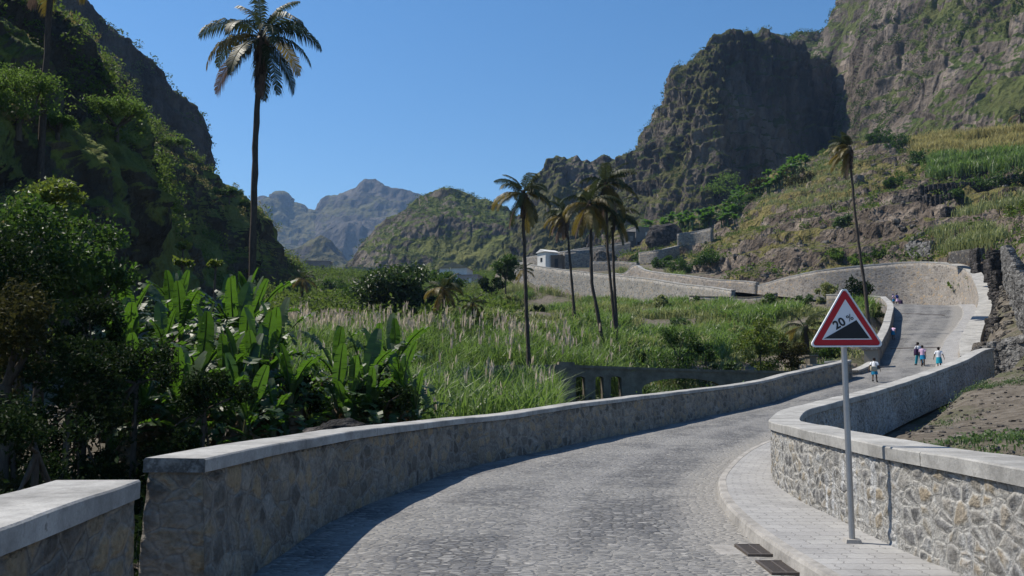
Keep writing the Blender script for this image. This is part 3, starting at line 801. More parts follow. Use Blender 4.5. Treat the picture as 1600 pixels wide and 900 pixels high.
M_MID = m_mountain('middle_hill', (.12, .105, .085), (.20, .17, .135), (.055, .078, .02), (.11, .13, .035), (.17, .16, .06), .03, .43, .5, 2.5, .6)
M_FAR = m_mountain('far_peaks', (.085, .078, .07), (.14, .125, .105), (.04, .05, .02), (.075, .08, .03), (.13, .11, .06), .008, .85, .5, 9, .5)

# far peaks and the small peak in front of them
hills('mountain', [330, 380, 400, 411, 425, 432, 450, 470, 480, 497, 503, 512, 525, 540, 560, 580, 600, 620, 640, 652, 665, 700, 760, 840],
      [([345, 334, 322, 310, 317, 315, 327, 325, 331, 330, 316, 309, 304, 298, 297, 293, 295, 296, 301, 308, 322, 340, 350, 370], 2250),
       ([375, 370, 365, 360, 365, 362, 368, 372, 370, 366, 352, 350, 340, 336, 335, 338, 335, 340, 345, 350, 362, 375, 380, 390], 2080),
       ([415] * 24, 1850), ([445] * 24, 1600)], 300, 150, M_FAR, 45, 260, .5, 16, 3, 600, .6, 22)
hills('mountain', [360, 400, 430, 450, 470, 482, 495, 508, 520, 530, 541, 556, 575, 610, 660],
      [([425, 406, 398, 388, 380, 374, 372, 373, 381, 396, 407, 418, 428, 436, 440], 1150), ([430, 420, 415, 410, 408, 402, 400, 404, 408, 415, 420, 428, 434, 440, 442], 1090), ([450] * 15, 980)], 160, 70, M_FAR, 14, 110, .5, 6, 5, 260, .6, 8)
# green-topped middle hill
hills('hill', [505, 530, 545, 556, 570, 585, 600, 620, 640, 660, 680, 692, 702, 715, 735, 760, 790, 820, 850, 900, 960],
      [([450, 435, 420, 402, 376, 358, 345, 336, 327, 315, 304, 300, 299, 305, 311, 320, 331, 342, 352, 368, 380], [520, 520, 522, 525, 530, 535, 540, 548, 555, 560, 565, 568, 568, 566, 562, 560, 556, 552, 548, 545, 540]),
       ([455, 448, 440, 428, 410, 394, 382, 370, 360, 351, 345, 342, 342, 345, 348, 352, 358, 365, 372, 382, 390], [500, 498, 496, 494, 492, 490, 490, 490, 492, 495, 497, 498, 498, 497, 496, 495, 494, 493, 492, 490, 490]),
       ([458, 456, 455, 454, 453, 452, 451, 450, 450, 449, 449, 448, 448, 447, 446, 446, 445, 445, 444, 444, 444], [480, 476, 472, 468, 464, 462, 460, 460, 460, 460, 460, 460, 460, 460, 460, 460, 460, 460, 460, 460, 460])],
      420, 200, M_MID, 5, 60, .45, 4.0, 7, 160, .5, 3, strata=.8)
# dark ridge behind the palm group
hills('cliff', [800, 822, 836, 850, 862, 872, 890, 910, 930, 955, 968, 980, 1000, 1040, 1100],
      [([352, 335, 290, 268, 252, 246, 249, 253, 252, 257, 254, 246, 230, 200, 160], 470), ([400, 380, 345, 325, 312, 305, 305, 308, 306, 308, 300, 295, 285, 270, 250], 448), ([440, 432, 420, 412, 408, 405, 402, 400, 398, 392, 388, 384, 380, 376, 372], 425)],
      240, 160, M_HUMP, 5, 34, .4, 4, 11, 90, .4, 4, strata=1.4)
# the big round bluff: a prow at px 1105, its left flank in the sun and its right one in shade
hills('cliff', [925, 960, 985, 1000, 1015, 1030, 1042, 1052, 1065, 1080, 1095, 1108, 1125, 1150, 1180, 1205, 1240, 1262, 1285, 1302, 1318],
      [([330, 275, 240, 228, 200, 165, 140, 118, 110, 98, 84, 71, 61, 56, 58, 64, 76, 86, 100, 118, 142], [425, 412, 402, 394, 386, 378, 370, 364, 358, 352, 347, 343, 342, 344, 349, 354, 362, 368, 377, 386, 396]),
       ([350, 305, 275, 262, 240, 215, 200, 185, 175, 165, 156, 150, 148, 150, 156, 160, 165, 170, 180, 195, 210], [412, 398, 386, 377, 367, 358, 350, 344, 338, 332, 327, 324, 325, 331, 338, 345, 355, 362, 372, 382, 393]),
       ([365, 345, 330, 322, 312, 302, 294, 286, 280, 274, 270, 268, 268, 268, 268, 266, 262, 258, 254, 250, 250], [396, 378, 365, 356, 347, 339, 332, 327, 322, 317, 313, 311, 313, 321, 330, 338, 349, 357, 368, 379, 390]),
       ([372, 366, 362, 358, 354, 350, 347, 344, 341, 338, 335, 332, 328, 322, 316, 310, 302, 296, 290, 285, 280], [375, 355, 342, 334, 327, 321, 316, 312, 308, 305, 302, 301, 304, 314, 324, 333, 345, 353, 364, 375, 388])],
      520, 330, M_HUMP, 5.5, 34, .32, 5.0, 13, 90, .3, 4.5, strata=1.6)
# the high mountain on the right
hills('mountain', [1195, 1225, 1250, 1275, 1295, 1306, 1320, 1335, 1360, 1400, 1450, 1510, 1600, 1700, 1850],
      [([66, 57, 55, 53, 46, 28, 6, -22, -60, -115, -165, -215, -280, -340, -420], [455, 448, 440, 430, 420, 412, 402, 392, 380, 362, 345, 330, 312, 300, 285]),
       ([105, 98, 98, 98, 96, 80, 60, 40, 10, -25, -55, -85, -120, -150, -190], [425, 418, 408, 398, 390, 390, 386, 374, 358, 338, 320, 304, 286, 272, 255]),
       ([160, 155, 152, 150, 150, 146, 138, 130, 120, 105, 95, 85, 70, 55, 40], [440, 430, 420, 408, 396, 384, 368, 352, 334, 312, 294, 276, 256, 240, 222]),
       ([250, 245, 242, 240, 238, 234, 230, 228, 224, 220, 217, 214, 210, 206, 200], [430, 420, 408, 396, 380, 366, 350, 332, 312, 290, 270, 250, 228, 210, 190])],
      480, 360, M_RIGHT, 4.2, 46, .4, 3.2, 17, 120, .3, 3.2, strata=1.3)
# terraced hillside above the hairpin
hills('hillside', [940, 985, 1040, 1090, 1130, 1160, 1190, 1220, 1250, 1290, 1330, 1370, 1410, 1450, 1500, 1550, 1600, 1680, 1780],
      [([366, 356, 340, 330, 318, 304, 282, 262, 250, 235, 222, 216, 218, 218, 214, 208, 202, 192, 182], [330, 318, 305, 290, 275, 262, 252, 245, 240, 236, 232, 226, 220, 214, 206, 198, 190, 180, 168]),
       ([384, 374, 362, 352, 344, 334, 322, 312, 302, 290, 282, 278, 272, 268, 264, 260, 256, 250, 244], [262, 252, 240, 228, 216, 206, 198, 192, 188, 184, 180, 176, 172, 168, 163, 158, 152, 145, 136]),
       ([402, 396, 388, 382, 376, 370, 362, 354, 346, 338, 332, 326, 322, 318, 314, 310, 308, 304, 300], [222, 212, 200, 190, 181, 174, 167, 162, 158, 154, 150, 146, 143, 140, 136, 132, 127, 119, 110]),
       ([424, 420, 416, 412, 408, 404, 400, 396, 392, 386, 380, 374, 369, 364, 358, 354, 352, 350, 348], [195, 184, 173, 164, 157, 151, 146, 142, 139, 136, 133, 130, 127, 123, 116, 108, 100, 92, 84]),
       ([440, 436, 438, 440, 440, 439, 438, 436, 433, 429, 424, 418, 412, 404, 396, 392, 390, 388, 386], [182, 168, 156, 148, 142, 138, 135, 132, 129, 126, 122, 119, 117, 113, 104, 92, 78, 66, 58])],
      440, 300, M_SLOPE, 1.5, 18, .6, 1.2, 19, 40, .1, .6, .45, strata=.6)
# left side of the valley: a dark cliff behind, a green spur in front
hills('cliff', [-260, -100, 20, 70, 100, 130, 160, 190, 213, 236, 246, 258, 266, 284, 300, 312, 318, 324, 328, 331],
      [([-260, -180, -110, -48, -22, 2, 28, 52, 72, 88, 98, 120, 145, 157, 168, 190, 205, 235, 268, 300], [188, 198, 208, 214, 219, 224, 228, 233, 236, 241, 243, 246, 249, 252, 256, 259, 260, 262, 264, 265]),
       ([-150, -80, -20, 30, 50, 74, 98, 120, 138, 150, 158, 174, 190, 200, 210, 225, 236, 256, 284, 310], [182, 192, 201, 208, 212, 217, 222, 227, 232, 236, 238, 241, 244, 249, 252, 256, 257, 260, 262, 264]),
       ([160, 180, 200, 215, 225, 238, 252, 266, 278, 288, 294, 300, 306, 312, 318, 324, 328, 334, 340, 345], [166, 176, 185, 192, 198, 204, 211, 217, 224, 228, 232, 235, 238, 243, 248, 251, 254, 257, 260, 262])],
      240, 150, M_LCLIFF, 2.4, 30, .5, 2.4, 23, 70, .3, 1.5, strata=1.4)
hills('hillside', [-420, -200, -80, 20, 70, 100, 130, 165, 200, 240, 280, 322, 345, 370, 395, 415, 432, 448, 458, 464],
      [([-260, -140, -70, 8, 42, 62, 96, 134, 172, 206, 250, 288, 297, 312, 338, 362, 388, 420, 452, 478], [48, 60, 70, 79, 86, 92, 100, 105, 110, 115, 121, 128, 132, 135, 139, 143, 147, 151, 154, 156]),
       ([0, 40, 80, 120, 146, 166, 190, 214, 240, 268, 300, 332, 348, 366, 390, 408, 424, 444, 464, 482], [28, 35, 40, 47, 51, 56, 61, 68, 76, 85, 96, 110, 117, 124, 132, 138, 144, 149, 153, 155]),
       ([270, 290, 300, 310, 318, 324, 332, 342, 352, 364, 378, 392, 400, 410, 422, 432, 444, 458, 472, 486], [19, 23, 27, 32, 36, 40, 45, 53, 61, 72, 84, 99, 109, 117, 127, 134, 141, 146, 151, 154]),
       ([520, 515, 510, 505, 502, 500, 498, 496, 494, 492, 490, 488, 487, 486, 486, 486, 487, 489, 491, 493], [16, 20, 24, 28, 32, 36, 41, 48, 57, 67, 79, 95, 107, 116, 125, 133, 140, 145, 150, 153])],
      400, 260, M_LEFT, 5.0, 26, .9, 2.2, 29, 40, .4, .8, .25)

# scrub growing on the slopes, too many to count
def scrub(name, key, n, mat, rmin, rmax, nleaf, lsize, seed, thr=0.0, wl=18, nz=-1.0, zmin=-99, nzmax=2.0, flat=.6):
    r = np.random.default_rng(seed)
    V, N, ar = SURF[key]
    V = V.reshape(-1, 3); N = N.reshape(-1, 3); ar = ar.ravel()
    m = (fbm(V / wl, 3, seed) > thr) & (N[:, 2] > nz) & (N[:, 2] < nzmax) & (V[:, 2] > zmin)
    idx = np.where(m)[0]
    w = ar[idx]; w = w / w.sum()
    k = r.choice(idx, n, p=w)
    c = V[k] + r.normal(size=(n, 3)) * .6 * np.array([1, 1, 0])
    rad = r.uniform(rmin, rmax, n) * r.uniform(.6, 1.2, n)
    d = r.normal(size=(n, nleaf, 3)); d /= np.linalg.norm(d, axis=2, keepdims=True)
    d *= (r.uniform(.15, 1, (n, nleaf, 1)) ** .4)
    d[..., 2] = d[..., 2] * flat + .3
    cen = (c[:, None] + d * rad[:, None, None]).reshape(-1, 3)
    sz = np.repeat(rad, nleaf) * lsize * r.uniform(.6, 1.3, n * nleaf)
    o = Geo().leaves(cen, sz, r, .4, .7).build(name, mat)
    return tag(o, kind='stuff')
L_SCRUB = m_leaf('scrub_leaf', (.03, .052, .010), (.08, .12, .022), (.16, .19, .045), .42, .1, .06)
L_SCRUBD = m_leaf('dark_scrub_leaf', (.02, .036, .010), (.05, .078, .02), (.09, .12, .03), .3, .1, .03)
L_DRY = m_leaf('dry_grass_leaf', (.10, .085, .03), (.19, .165, .06), (.26, .22, .10), .3, .15, .08)
tag(scrub('scrub', 'hillside29', 3000, L_SCRUB, .4, 1.5, 60, .24, 101, -.05, 12), 'low green scrub covering the steep left slope', 'scrub')
tag(scrub('scrub', 'hillside29', 1500, L_DRY, .3, .8, 26, .34, 102, .1, 9, .5), 'yellow grass tufts on the lit ribs of the left slope', 'grass')
tag(scrub('scrub', 'cliff23', 900, L_SCRUBD, .9, 2.6, 30, .3, 103, -.05, 20), 'dark scrub clinging to the left cliff', 'scrub')
tag(scrub('scrub', 'hillside19', 3200, L_SCRUB, .4, 1.5, 32, .34, 104, -.02, 17), 'green scrub on the terraced hillside over the hairpin', 'scrub')
tag(scrub('scrub', 'hillside19', 1500, L_DRY, .3, .8, 22, .4, 105, .0, 14, .5), 'dry yellow grass on the terraced hillside', 'grass')
tag(scrub('scrub', 'cliff13', 2600, L_SCRUBD, .7, 2.2, 26, .34, 106, .0, 22, .22), 'green scrub on ledges of the round bluff', 'scrub')
tag(scrub('scrub', 'mountain17', 6500, L_SCRUBD, .6, 2.2, 26, .34, 107, .0, 34, .02), 'green scrub in the gullies of the high right mountain', 'scrub')
tag(scrub('scrub', 'hill7', 1500, L_SCRUBD, 1.2, 3.2, 20, .36, 108, .02, 50, .45), 'green scrub on the top of the middle hill', 'scrub')

# ---------------------------------------------------------------- plants
B_PALM = m_bark('palm_trunk', (.055, .045, .038), (.13, .11, .095), 9.0)
B_TREE = m_bark('tree_bark', (.05, .04, .032), (.12, .10, .08))
L_PALM = m_leaf('palm_frond', (.016, .022, .008), (.036, .048, .016), (.08, .07, .022), .2, .12, .5)  # backlit darkness of the crowns put into the frond colour
L_PALMY = m_leaf('yellowing_frond', (.05, .045, .012), (.13, .10, .02), (.22, .16, .035), .3, .3, .5)
L_DEAD = m_leaf('dead_frond', (.07, .045, .03), (.13, .085, .06), (.2, .14, .1), .15, .2, .5)
L_BAN = m_leaf('banana_leaf', (.018, .038, .010), (.034, .070, .016), (.06, .11, .024), .34, .55, .4, (.15, .34, .02))
L_BAND = m_leaf('dry_banana_leaf', (.06, .04, .022), (.12, .075, .035), (.22, .13, .05), .2, .2, .5)
M_BSTEM = m_bark('banana_stem', (.06, .065, .025), (.13, .12, .06))
L_CANE = m_leaf('cane_leaf', (.06, .095, .02), (.125, .185, .042), (.25, .29, .12), .42, .6, .25, (.2, .34, .06))
L_CANEY = m_leaf('hill_grass_leaf', (.12, .15, .05), (.25, .27, .11), (.42, .38, .21), .4, .3, .10, (.28, .32, .10))
L_PLUME = m_leaf('cane_plume', (.30, .25, .20), (.42, .36, .29), (.52, .46, .38), .4, .1, .5)
L_TREE = m_leaf('tree_leaf', (.016, .034, .006), (.040, .080, .012), (.10, .16, .022), .38, .3, .35)
L_TREEY = m_leaf('yellow_green_leaf', (.045, .07, .010), (.10, .135, .018), (.19, .20, .03), .4, .5, .5)
L_DARK = m_leaf('dark_leaf', (.007, .013, .004), (.016, .030, .008), (.035, .055, .014), .2, .04, .5)  # near-black: deep shade of the left thicket put into the leaf colour
L_MANGO = m_leaf('mango_leaf', (.014, .030, .006), (.034, .064, .012), (.08, .12, .022), .3, .5, .3)
L_ACACIA = m_leaf('acacia_leaf', (.04, .07, .012), (.085, .14, .025), (.15, .21, .045), .42, .1, .3)
L_WEED = m_leaf('weed_leaf', (.03, .055, .014), (.07, .12, .03), (.14, .18, .06), .35, .5, .5)
L_BROWN = m_leaf('rusty_leaf', (.02, .020, .007), (.040, .040, .012), (.08, .065, .02), .25, .04, .5)

def frond_mesh(name, L, a0, droop, nl=34, ll=.55, hang=.5, w=.035, mats=(), seed=0, curl=0.0):
    """a feather leaf in the x-z plane starting at the origin: arching midrib and drooping leaflets"""
    r = np.random.default_rng(seed); g = Geo()
    n = 22; t = np.linspace(0, 1, n)
    ang = a0 - droop * t ** 1.25
    dx = np.cos(ang) * L / (n - 1); dz = np.sin(ang) * L / (n - 1)
    x = np.r_[0, np.cumsum(dx)[:-1]]; z = np.r_[0, np.cumsum(dz)[:-1]]
    y = curl * t ** 2 * L
    rb = np.c_[x, y, z]
    g.tube(rb, np.linspace(.035, .008, n) * L / 3.5, 5, cap=False)
    tt = np.linspace(.12, .99, nl)
    px_ = np.stack([np.interp(tt, t, rb[:, k]) for k in range(3)], 1)
    an = np.interp(tt, t, ang)
    fw = np.c_[np.cos(an), np.zeros(nl), np.sin(an)]; up = np.c_[-np.sin(an), np.zeros(nl), np.cos(an)]
    prof = ll * L / 3.5 * np.sin(np.pi * (tt * .86 + .12)) ** .6
    vs = []; fs = []; k = 0
    for s in (-1, 1):
        le = prof * r.uniform(.8, 1.15, nl)
        hg = hang * r.uniform(.7, 1.4, nl)
        sd = np.array([0, s, 0.0])
        d1 = fw * .45 + sd * .9 + up * .25 - np.array([0, 0, 1]) * (hg * .35)[:, None]
        d1 /= np.linalg.norm(d1, axis=1, keepdims=True)
        d2 = fw * .45 + sd * .55 - np.array([0, 0, 1]) * (hg * 1.5)[:, None]
        d2 /= np.linalg.norm(d2, axis=1, keepdims=True)
        p0 = px_; p1 = p0 + d1 * (le * .5)[:, None]; p2 = p1 + d2 * (le * .55)[:, None]
        wd = fw * (w * L / 3.5)
        V = np.stack([p0 - wd * .5, p0 + wd * .5, p1 - wd * .6, p1 + wd * .6, p2 - wd * .06, p2 + wd * .06], 1).reshape(-1, 3)
        b = np.arange(nl)[:, None] * 6
        Fc = np.concatenate([b + np.array([0, 1, 3, 2]), b + np.array([2, 3, 5, 4])])
        g.add(V, Fc)
    return g.mesh(name, list(mats))

FR = {}
for kind, mat in (('green', L_PALM), ('yellow', L_PALMY), ('dead', L_DEAD)):
    FR[kind] = []
    for i, (a0, dr) in enumerate(((1.25, 1.15), (.95, 1.5), (.65, 1.75), (.35, 1.8), (.0, 1.5), (-.5, 1.0), (-1.0, .5))):
        FR[kind].append(frond_mesh('frond', 3.5, a0, dr, 36, 1.0 if i else .7, .55 + .12 * i, .075, (mat,), 50 + i + len(kind)))

def palm(base, pts, rad, size, nf, label, seed=0, group='tall palms', yellow=.15, skirt=.0, skirt_drop=2.0, low=6, lean=None, order=None, trunk=True):
    """base: world point; pts: world points up the trunk, the last is the crown"""
    r = np.random.default_rng(seed)
    base = np.array(base, float); pts = np.array(pts, float) - base
    t = empty('palm_tree', base, 0, label=label, cat='palm tree', group=group)
    n = 28; ss = np.r_[0, np.cumsum(np.linalg.norm(np.diff(pts, axis=0), axis=1))]; u = np.linspace(0, ss[-1], n)
    pp = np.stack([np.interp(u, ss, pts[:, k]) for k in range(3)], 1)
    for _ in range(3): pp[1:-1] = (pp[:-2] + pp[1:-1] * 2 + pp[2:]) / 4
    pp[:, :2] += (r.normal(size=(n, 2)) * .02) * np.linspace(0, 1, n)[:, None]
    g = Geo(); g.tube(pp, rad * (1.15 - .45 * np.linspace(0, 1, n)) * (1 + .06 * r.normal(size=n)) + rad * .9 * np.exp(-np.linspace(0, 1, n) * 25), 9)
    # swollen crown shaft
    g.tube([pp[-1] + np.array([0, 0, -.35]) * size, pp[-1] + np.array([0, 0, .05]) * size, pp[-1] + np.array([0, 0, .3]) * size], [rad * .9, rad * 1.25, rad * .5], 9)
    g.build('trunk', B_PALM, t, smooth=True)
    top = pp[-1]
    for k in range(nf):
        lvl = (k / (nf - 1)) ** .9 * (low - .01)
        i = min(low, int(lvl + r.uniform(0, .9)))
        kind = 'green'
        if i >= 3 and r.random() < yellow * (1.0 + .5 * (i - 3)): kind = 'yellow'
        if i >= 5 and r.random() < .35: kind = 'dead'
        o = bpy.data.objects.new('frond', FR[kind][i]); C.objects.link(o); o.parent = t
        az = k * 2.39996 + r.uniform(-.3, .3)
        if lean is not None: az = lean + (((az + math.pi) % (2 * math.pi)) - math.pi) * .42
        sc = size * r.uniform(.85, 1.1) * (.85 if i == 0 else 1)
        o.location = (top + np.array([math.cos(az) * rad * .7, math.sin(az) * rad * .7, .12 * size - .05 * i * size])).tolist()
        o.rotation_euler = (r.uniform(-.15, .15), r.uniform(-.1, .1), az); o.scale = (sc, sc, sc)
    if skirt:
        g = Geo(); ns = int(70 * skirt)
        for k in range(ns):
            az = r.uniform(0, 2 * math.pi); f = r.uniform(0, 1) ** 1.4
            p0 = top + np.array([0, 0, -f * skirt_drop * .75]); od = np.array([math.cos(az), math.sin(az), 0])
            ln = r.uniform(.5, 1.0) * size * (1.1 - .6 * f)
            p1 = p0 + od * rad * (2.2 - f) + np.array([0, 0, -ln * .35]); p2 = p0 + od * rad * (1.6 - .6 * f) * r.uniform(.8, 1.5) + np.array([0, 0, -ln])
            sd = np.cross(od, [0, 0, 1]) * .05 * size * r.uniform(.7, 1.6)
            b0 = p0 + od * rad * .8
            g.add([b0 - sd, b0 + sd, p1 - sd, p1 + sd, p2 - sd * .2, p2 + sd * .2], [[0, 1, 3, 2], [2, 3, 5, 4]])
        g.build('dead_frond_skirt', L_DEAD, t)
    return t
def pl(px, py, d): return P(px, py, d)
def gnd(p): return np.array([p[0], p[1], gz(p[0], p[1]) - .15])

b_ = pl(392, 475, 45); b_ = gnd(b_)
palm(b_, [b_, pl(393, 455, 45), pl(397, 300, 45), pl(401, 180, 45), pl(409, 56, 45)], .20, 1.14, 20, 'very tall coconut palm with a ragged brown skirt against the sky above the banana plants', 3, None, .2, 3.0, 4.6)
b_ = gnd(pl(58, 420, 40))
palm(b_, [b_, pl(64, 260, 40), pl(70, 130, 40), pl(79, 0, 40), pl(84, -75, 40)], .19, .95, 18, 'palm at the left edge whose crown rises out of the picture', 5, None, .3, 1.2, 3.0, low=6)
b_ = gnd(pl(829, 592, 46))
palm(b_, [b_, pl(826, 560, 46), pl(821, 440, 46), pl(818, 350, 46), pl(817, 302, 46)], .115, .60, 20, 'dark palm standing alone left of the palm group, rising from the cane', 11, 'palms on the green slope', .2, 2.0, 1.8)
b_ = gnd(pl(899, 525, 75))
palm(b_, [b_, pl(896, 470, 75), pl(890, 400, 75), pl(885, 338, 75)], .13, .74, 15, 'thin trunked palm with a brown leaning crown, leftmost of the palm group', 12, 'palms on the green slope', .5, 1.3, 2.4, lean=2.9)
b_ = gnd(pl(944, 562, 60))
palm(b_, [b_, pl(941, 530, 60), pl(932, 480, 60), pl(924, 440, 60), pl(924, 380, 60), pl(921, 318, 60)], .14, .80, 20, 'palm with a bent trunk and yellowing fronds in the middle of the palm group', 13, 'palms on the green slope', .55, 2.2, 2.4)
b_ = gnd(pl(965, 560, 62))
palm(b_, [b_, pl(962, 520, 62), pl(954, 440, 62), pl(949, 390, 62), pl(947, 288, 62)], .12, .80, 20, 'tallest palm of the group with dark fronds hanging over its neighbours', 14, 'palms on the green slope', .2, 1.8, 2.2)
b_ = gnd(pl(964, 545, 66))
palm(b_, [b_, pl(963, 500, 66), pl(959, 430, 66), pl(957, 335, 66)], .13, .78, 20, 'palm with a low dense drooping crown, rightmost of the palm group', 15, 'palms on the green slope', .25, 2.2, 1.8, low=6)
b_ = gnd(pl(471, 486, 100))
palm(b_, [b_, pl(472, 460, 100), pl(474, 436, 100)], .14, .55, 16, 'small palm with yellow hanging fronds below the left hillside', 16, 'small palms on the valley floor', .7)
b_ = gnd(pl(694, 512, 66))
palm(b_, [b_, pl(694, 480, 66), pl(693, 452, 66)], .15, .56, 18, 'squat palm with rusty yellow fronds beside the mango tree', 17, 'small palms on the valley floor', .9)
b_ = gnd(pl(739, 512, 65))
palm(b_, [b_, pl(739, 495, 65), pl(738, 474, 65)], .10, .40, 14, 'smallest palm with a short trunk right of the rusty yellow palm', 18, 'small palms on the valley floor', .6)
b_ = gnd(pl(821, 475, 112))
palm(b_, [b_, pl(820, 450, 112), pl(818, 422, 112)], .12, .55, 14, 'small palm half hidden behind the lone dark palm trunk', 19, 'small palms on the valley floor', .4)
b_ = gnd(pl(1357, 493, 66))
palm(b_, [b_, pl(1352, 450, 66), pl(1344, 400, 66), pl(1334, 320, 66), pl(1328, 232, 66)], .125, .64, 16, 'wind bent yellowish palm with a slim trunk beside the hairpin road', 20, None, .75, 1.5, 2.6, lean=2.7)
b_ = gnd(pl(1262, 556, 58))
palm(b_, [b_, pl(1261, 535, 58), pl(1258, 512, 58)], .16, .62, 15, 'stocky dark palm with arching fronds behind the road sign', 21, None, .1)
h_ = hit(1596, 205)
palm(h_, [h_, h_ + np.array([0, 0, 5.0])], .25, 1.2, 13, 'distant palm at the foot of the high mountain by the right edge', 22, None, .4)

# --- banana plants
def banana_leaf(L, W, a0, droop, seed, torn=.5):
    r = np.random.default_rng(seed); n = 26; t = np.linspace(0, 1, n)
    ang = a0 - droop * t ** 1.6
    x = np.r_[0, np.cumsum(np.cos(ang))[:-1]] * L / n; z = np.r_[0, np.cumsum(np.sin(ang))[:-1]] * L / n
    wp = W * np.clip(np.sin(np.pi * np.clip((t - .10) / .93, 0, 1)) ** .45, .03, 1)
    g = Geo(); rb = np.c_[x, np.zeros(n), z]; up = np.c_[-np.sin(ang), np.zeros(n), np.cos(ang)]
    g.tube(rb - up * .015, np.linspace(.03, .006, n), 5, cap=False)
    for s in (-1, 1):
        fold = r.uniform(.1, .5); off = 0
        for k in range(2, n - 1):
            if r.random() < torn * .6: off = r.uniform(-1.0, .2)
            elif r.random() < .5: off *= .6
            e = []
            for q in (k, k + 1):
                f = fold - off * -1.0
                o = np.array([0, s * math.cos(f), 0]) * wp[q] * .5 + up[q] * wp[q] * .5 * math.sin(f)
                e.append(rb[q] + o + np.array([0, 0, -.12 * wp[q]]) * .3)
            gap = r.uniform(.35, .85) if r.random() < torn * .6 else 1.0
            e1 = e[0] + (e[1] - e[0]) * gap
            g.add([rb[k], rb[k + 1], e1, e[0]], [[0, 1, 2, 3]] if s > 0 else [[3, 2, 1, 0]])
    return g
LEAF = [banana_leaf(1.45, .33, a, d_, 60 + i, tn).mesh('leaf', L_BAN) for i, (a, d_, tn) in enumerate(((1.45, .3, .15), (1.2, .9, .6), (1.0, 1.5, .9), (.85, 1.9, .9), (.6, 2.0, 1.0), (.35, 1.9, 1.0), (.05, 1.6, 1.0)))]
DLEAF = [banana_leaf(1.5, .40, a, d_, 80 + i, .9).mesh('dry_leaf', L_BAND) for i, (a, d_) in enumerate(((-.7, .9), (-.9, .7)))]
def banana(px, py_top, d, label, group, seed, sc=1.0, n=13):
    r = np.random.default_rng(seed)
    tip = P(px, py_top, d); b = np.array([tip[0], tip[1], gz(tip[0], tip[1]) - .1])
    H = max(1.0, tip[2] - b[2]); st = max(.5, H - 1.35 * sc)
    t = empty('banana_plant', b, r.uniform(0, 6), label=label, cat='banana plant', group=group)
    g = Geo(); lean = r.normal(size=2) * .08
    zz = np.linspace(0, st, 8)
    ctr = np.c_[lean[0] * zz, lean[1] * zz, zz]
    g.tube(ctr, np.linspace(.15, .075, 8) * (.7 + .3 * sc), 9); g.build('stem', M_BSTEM, t, smooth=True)
    top = ctr[-1]
    for k in range(n):
        i = min(6, int(k / n * 7 * r.uniform(.8, 1.2)))
        o = bpy.data.objects.new('leaf', LEAF[i]); C.objects.link(o); o.parent = t
        o.location = (top - np.array([0, 0, .045 * k])).tolist()
        s2 = sc * r.uniform(.8, 1.12); o.scale = (s2, s2 * r.uniform(.85, 1.2), s2)
        o.rotation_euler = (r.uniform(-.25, .25), r.uniform(-.12, .12), k * 2.4 + r.uniform(-.4, .4))
    for k in range(3):
        o = bpy.data.objects.new('dry_leaf', DLEAF[k % 2]); C.objects.link(o); o.parent = t
        o.location = (top - np.array([0, 0, .15 + .2 * k])).tolist(); o.scale = (sc, sc, sc); o.rotation_euler = (0, 0, r.uniform(0, 6))
    return t
LB1 = 'tall banana plant with torn upright leaves in the dense clump left of the tall palm'
LB2 = 'banana plant with broad drooping leaves at the right end of the left clump'
LB3 = 'shorter banana plant in the small clump just behind the long parapet'
for k, (px, py, d, sc) in enumerate([(200, 428, 24, 1.1), (222, 412, 26, 1.15), (248, 415, 25, 1.1), (268, 432, 23, 1.1), (292, 420, 27, 1.1), (318, 428, 25, 1.15), (345, 440, 22, 1.1), (190, 470, 20, 1.0), (240, 480, 20, 1.05), (295, 490, 19.5, 1.05), (340, 505, 19, 1.0), (270, 540, 17.5, .9), (210, 545, 18, .9), (178, 500, 19, 1.0), (320, 470, 21, 1.05), (225, 515, 18.5, 1.0), (355, 480, 20.5, 1.0), (305, 560, 17.5, .85), (262, 470, 21, 1.0)]):
    banana(px, py, d, LB1, 'banana plants in the left clump', 200 + k, sc)
for k, (px, py, d, sc) in enumerate([(372, 424, 25, 1.2), (402, 410, 24, 1.3), (428, 432, 23, 1.1), (440, 462, 22, 1.1), (395, 480, 20, 1.1), (425, 500, 19.5, 1.1), (370, 520, 19, 1.0), (430, 530, 19, .95), (400, 555, 18, .9), (375, 575, 17.5, .8), (425, 575, 18.5, .8)]):
    banana(px, py, d, LB2, 'banana plants at the end of the left clump', 240 + k, sc)
for k, (px, py, d, sc) in enumerate([(530, 494, 22, 1.0), (590, 486, 23, 1.1), (612, 500, 22.5, 1.0), (560, 520, 21, .95), (640, 530, 22, .95), (515, 545, 20, .9), (585, 560, 20, .9), (625, 575, 20.5, .8), (545, 585, 19.5, .8), (570, 545, 20.5, .9), (610, 545, 21, .9)]):
    banana(px, py, d, LB3, 'banana plants in the small clump', 270 + k, sc)

# small far banana plants of the two terrace groves: one mesh each
def ban_small(seed):
    r = np.random.default_rng(seed); g = Geo(); g.tube([(0, 0, 0), (0, 0, 1.8)], [.2, .12], 6)
    for k in range(9):
        az = k * 2.4; a0 = r.uniform(.5, 1.4); L = r.uniform(1.6, 2.4); n = 5
        t = np.linspace(0, 1, n); an = a0 - 1.5 * t ** 1.5
        x = np.r_[0, np.cumsum(np.cos(an))[:-1]] * L / n; z = np.r_[0, np.cumsum(np.sin(an))[:-1]] * L / n + 1.8
        w = .38 * np.array([.3, 1, 1, .8, .1])
        ca, sa = math.cos(az), math.sin(az)
        Lf = np.c_[x * ca - w * sa, x * sa + w * ca, z - .1]; Rg = np.c_[x * ca + w * sa, x * sa - w * ca, z - .1]; Md = np.c_[x * ca, x * sa, z]
        g.grid(np.array([Lf, Md, Rg]))
    return g.mesh('banana_plant', L_BAN)
BS = [ban_small(s) for s in range(4)]
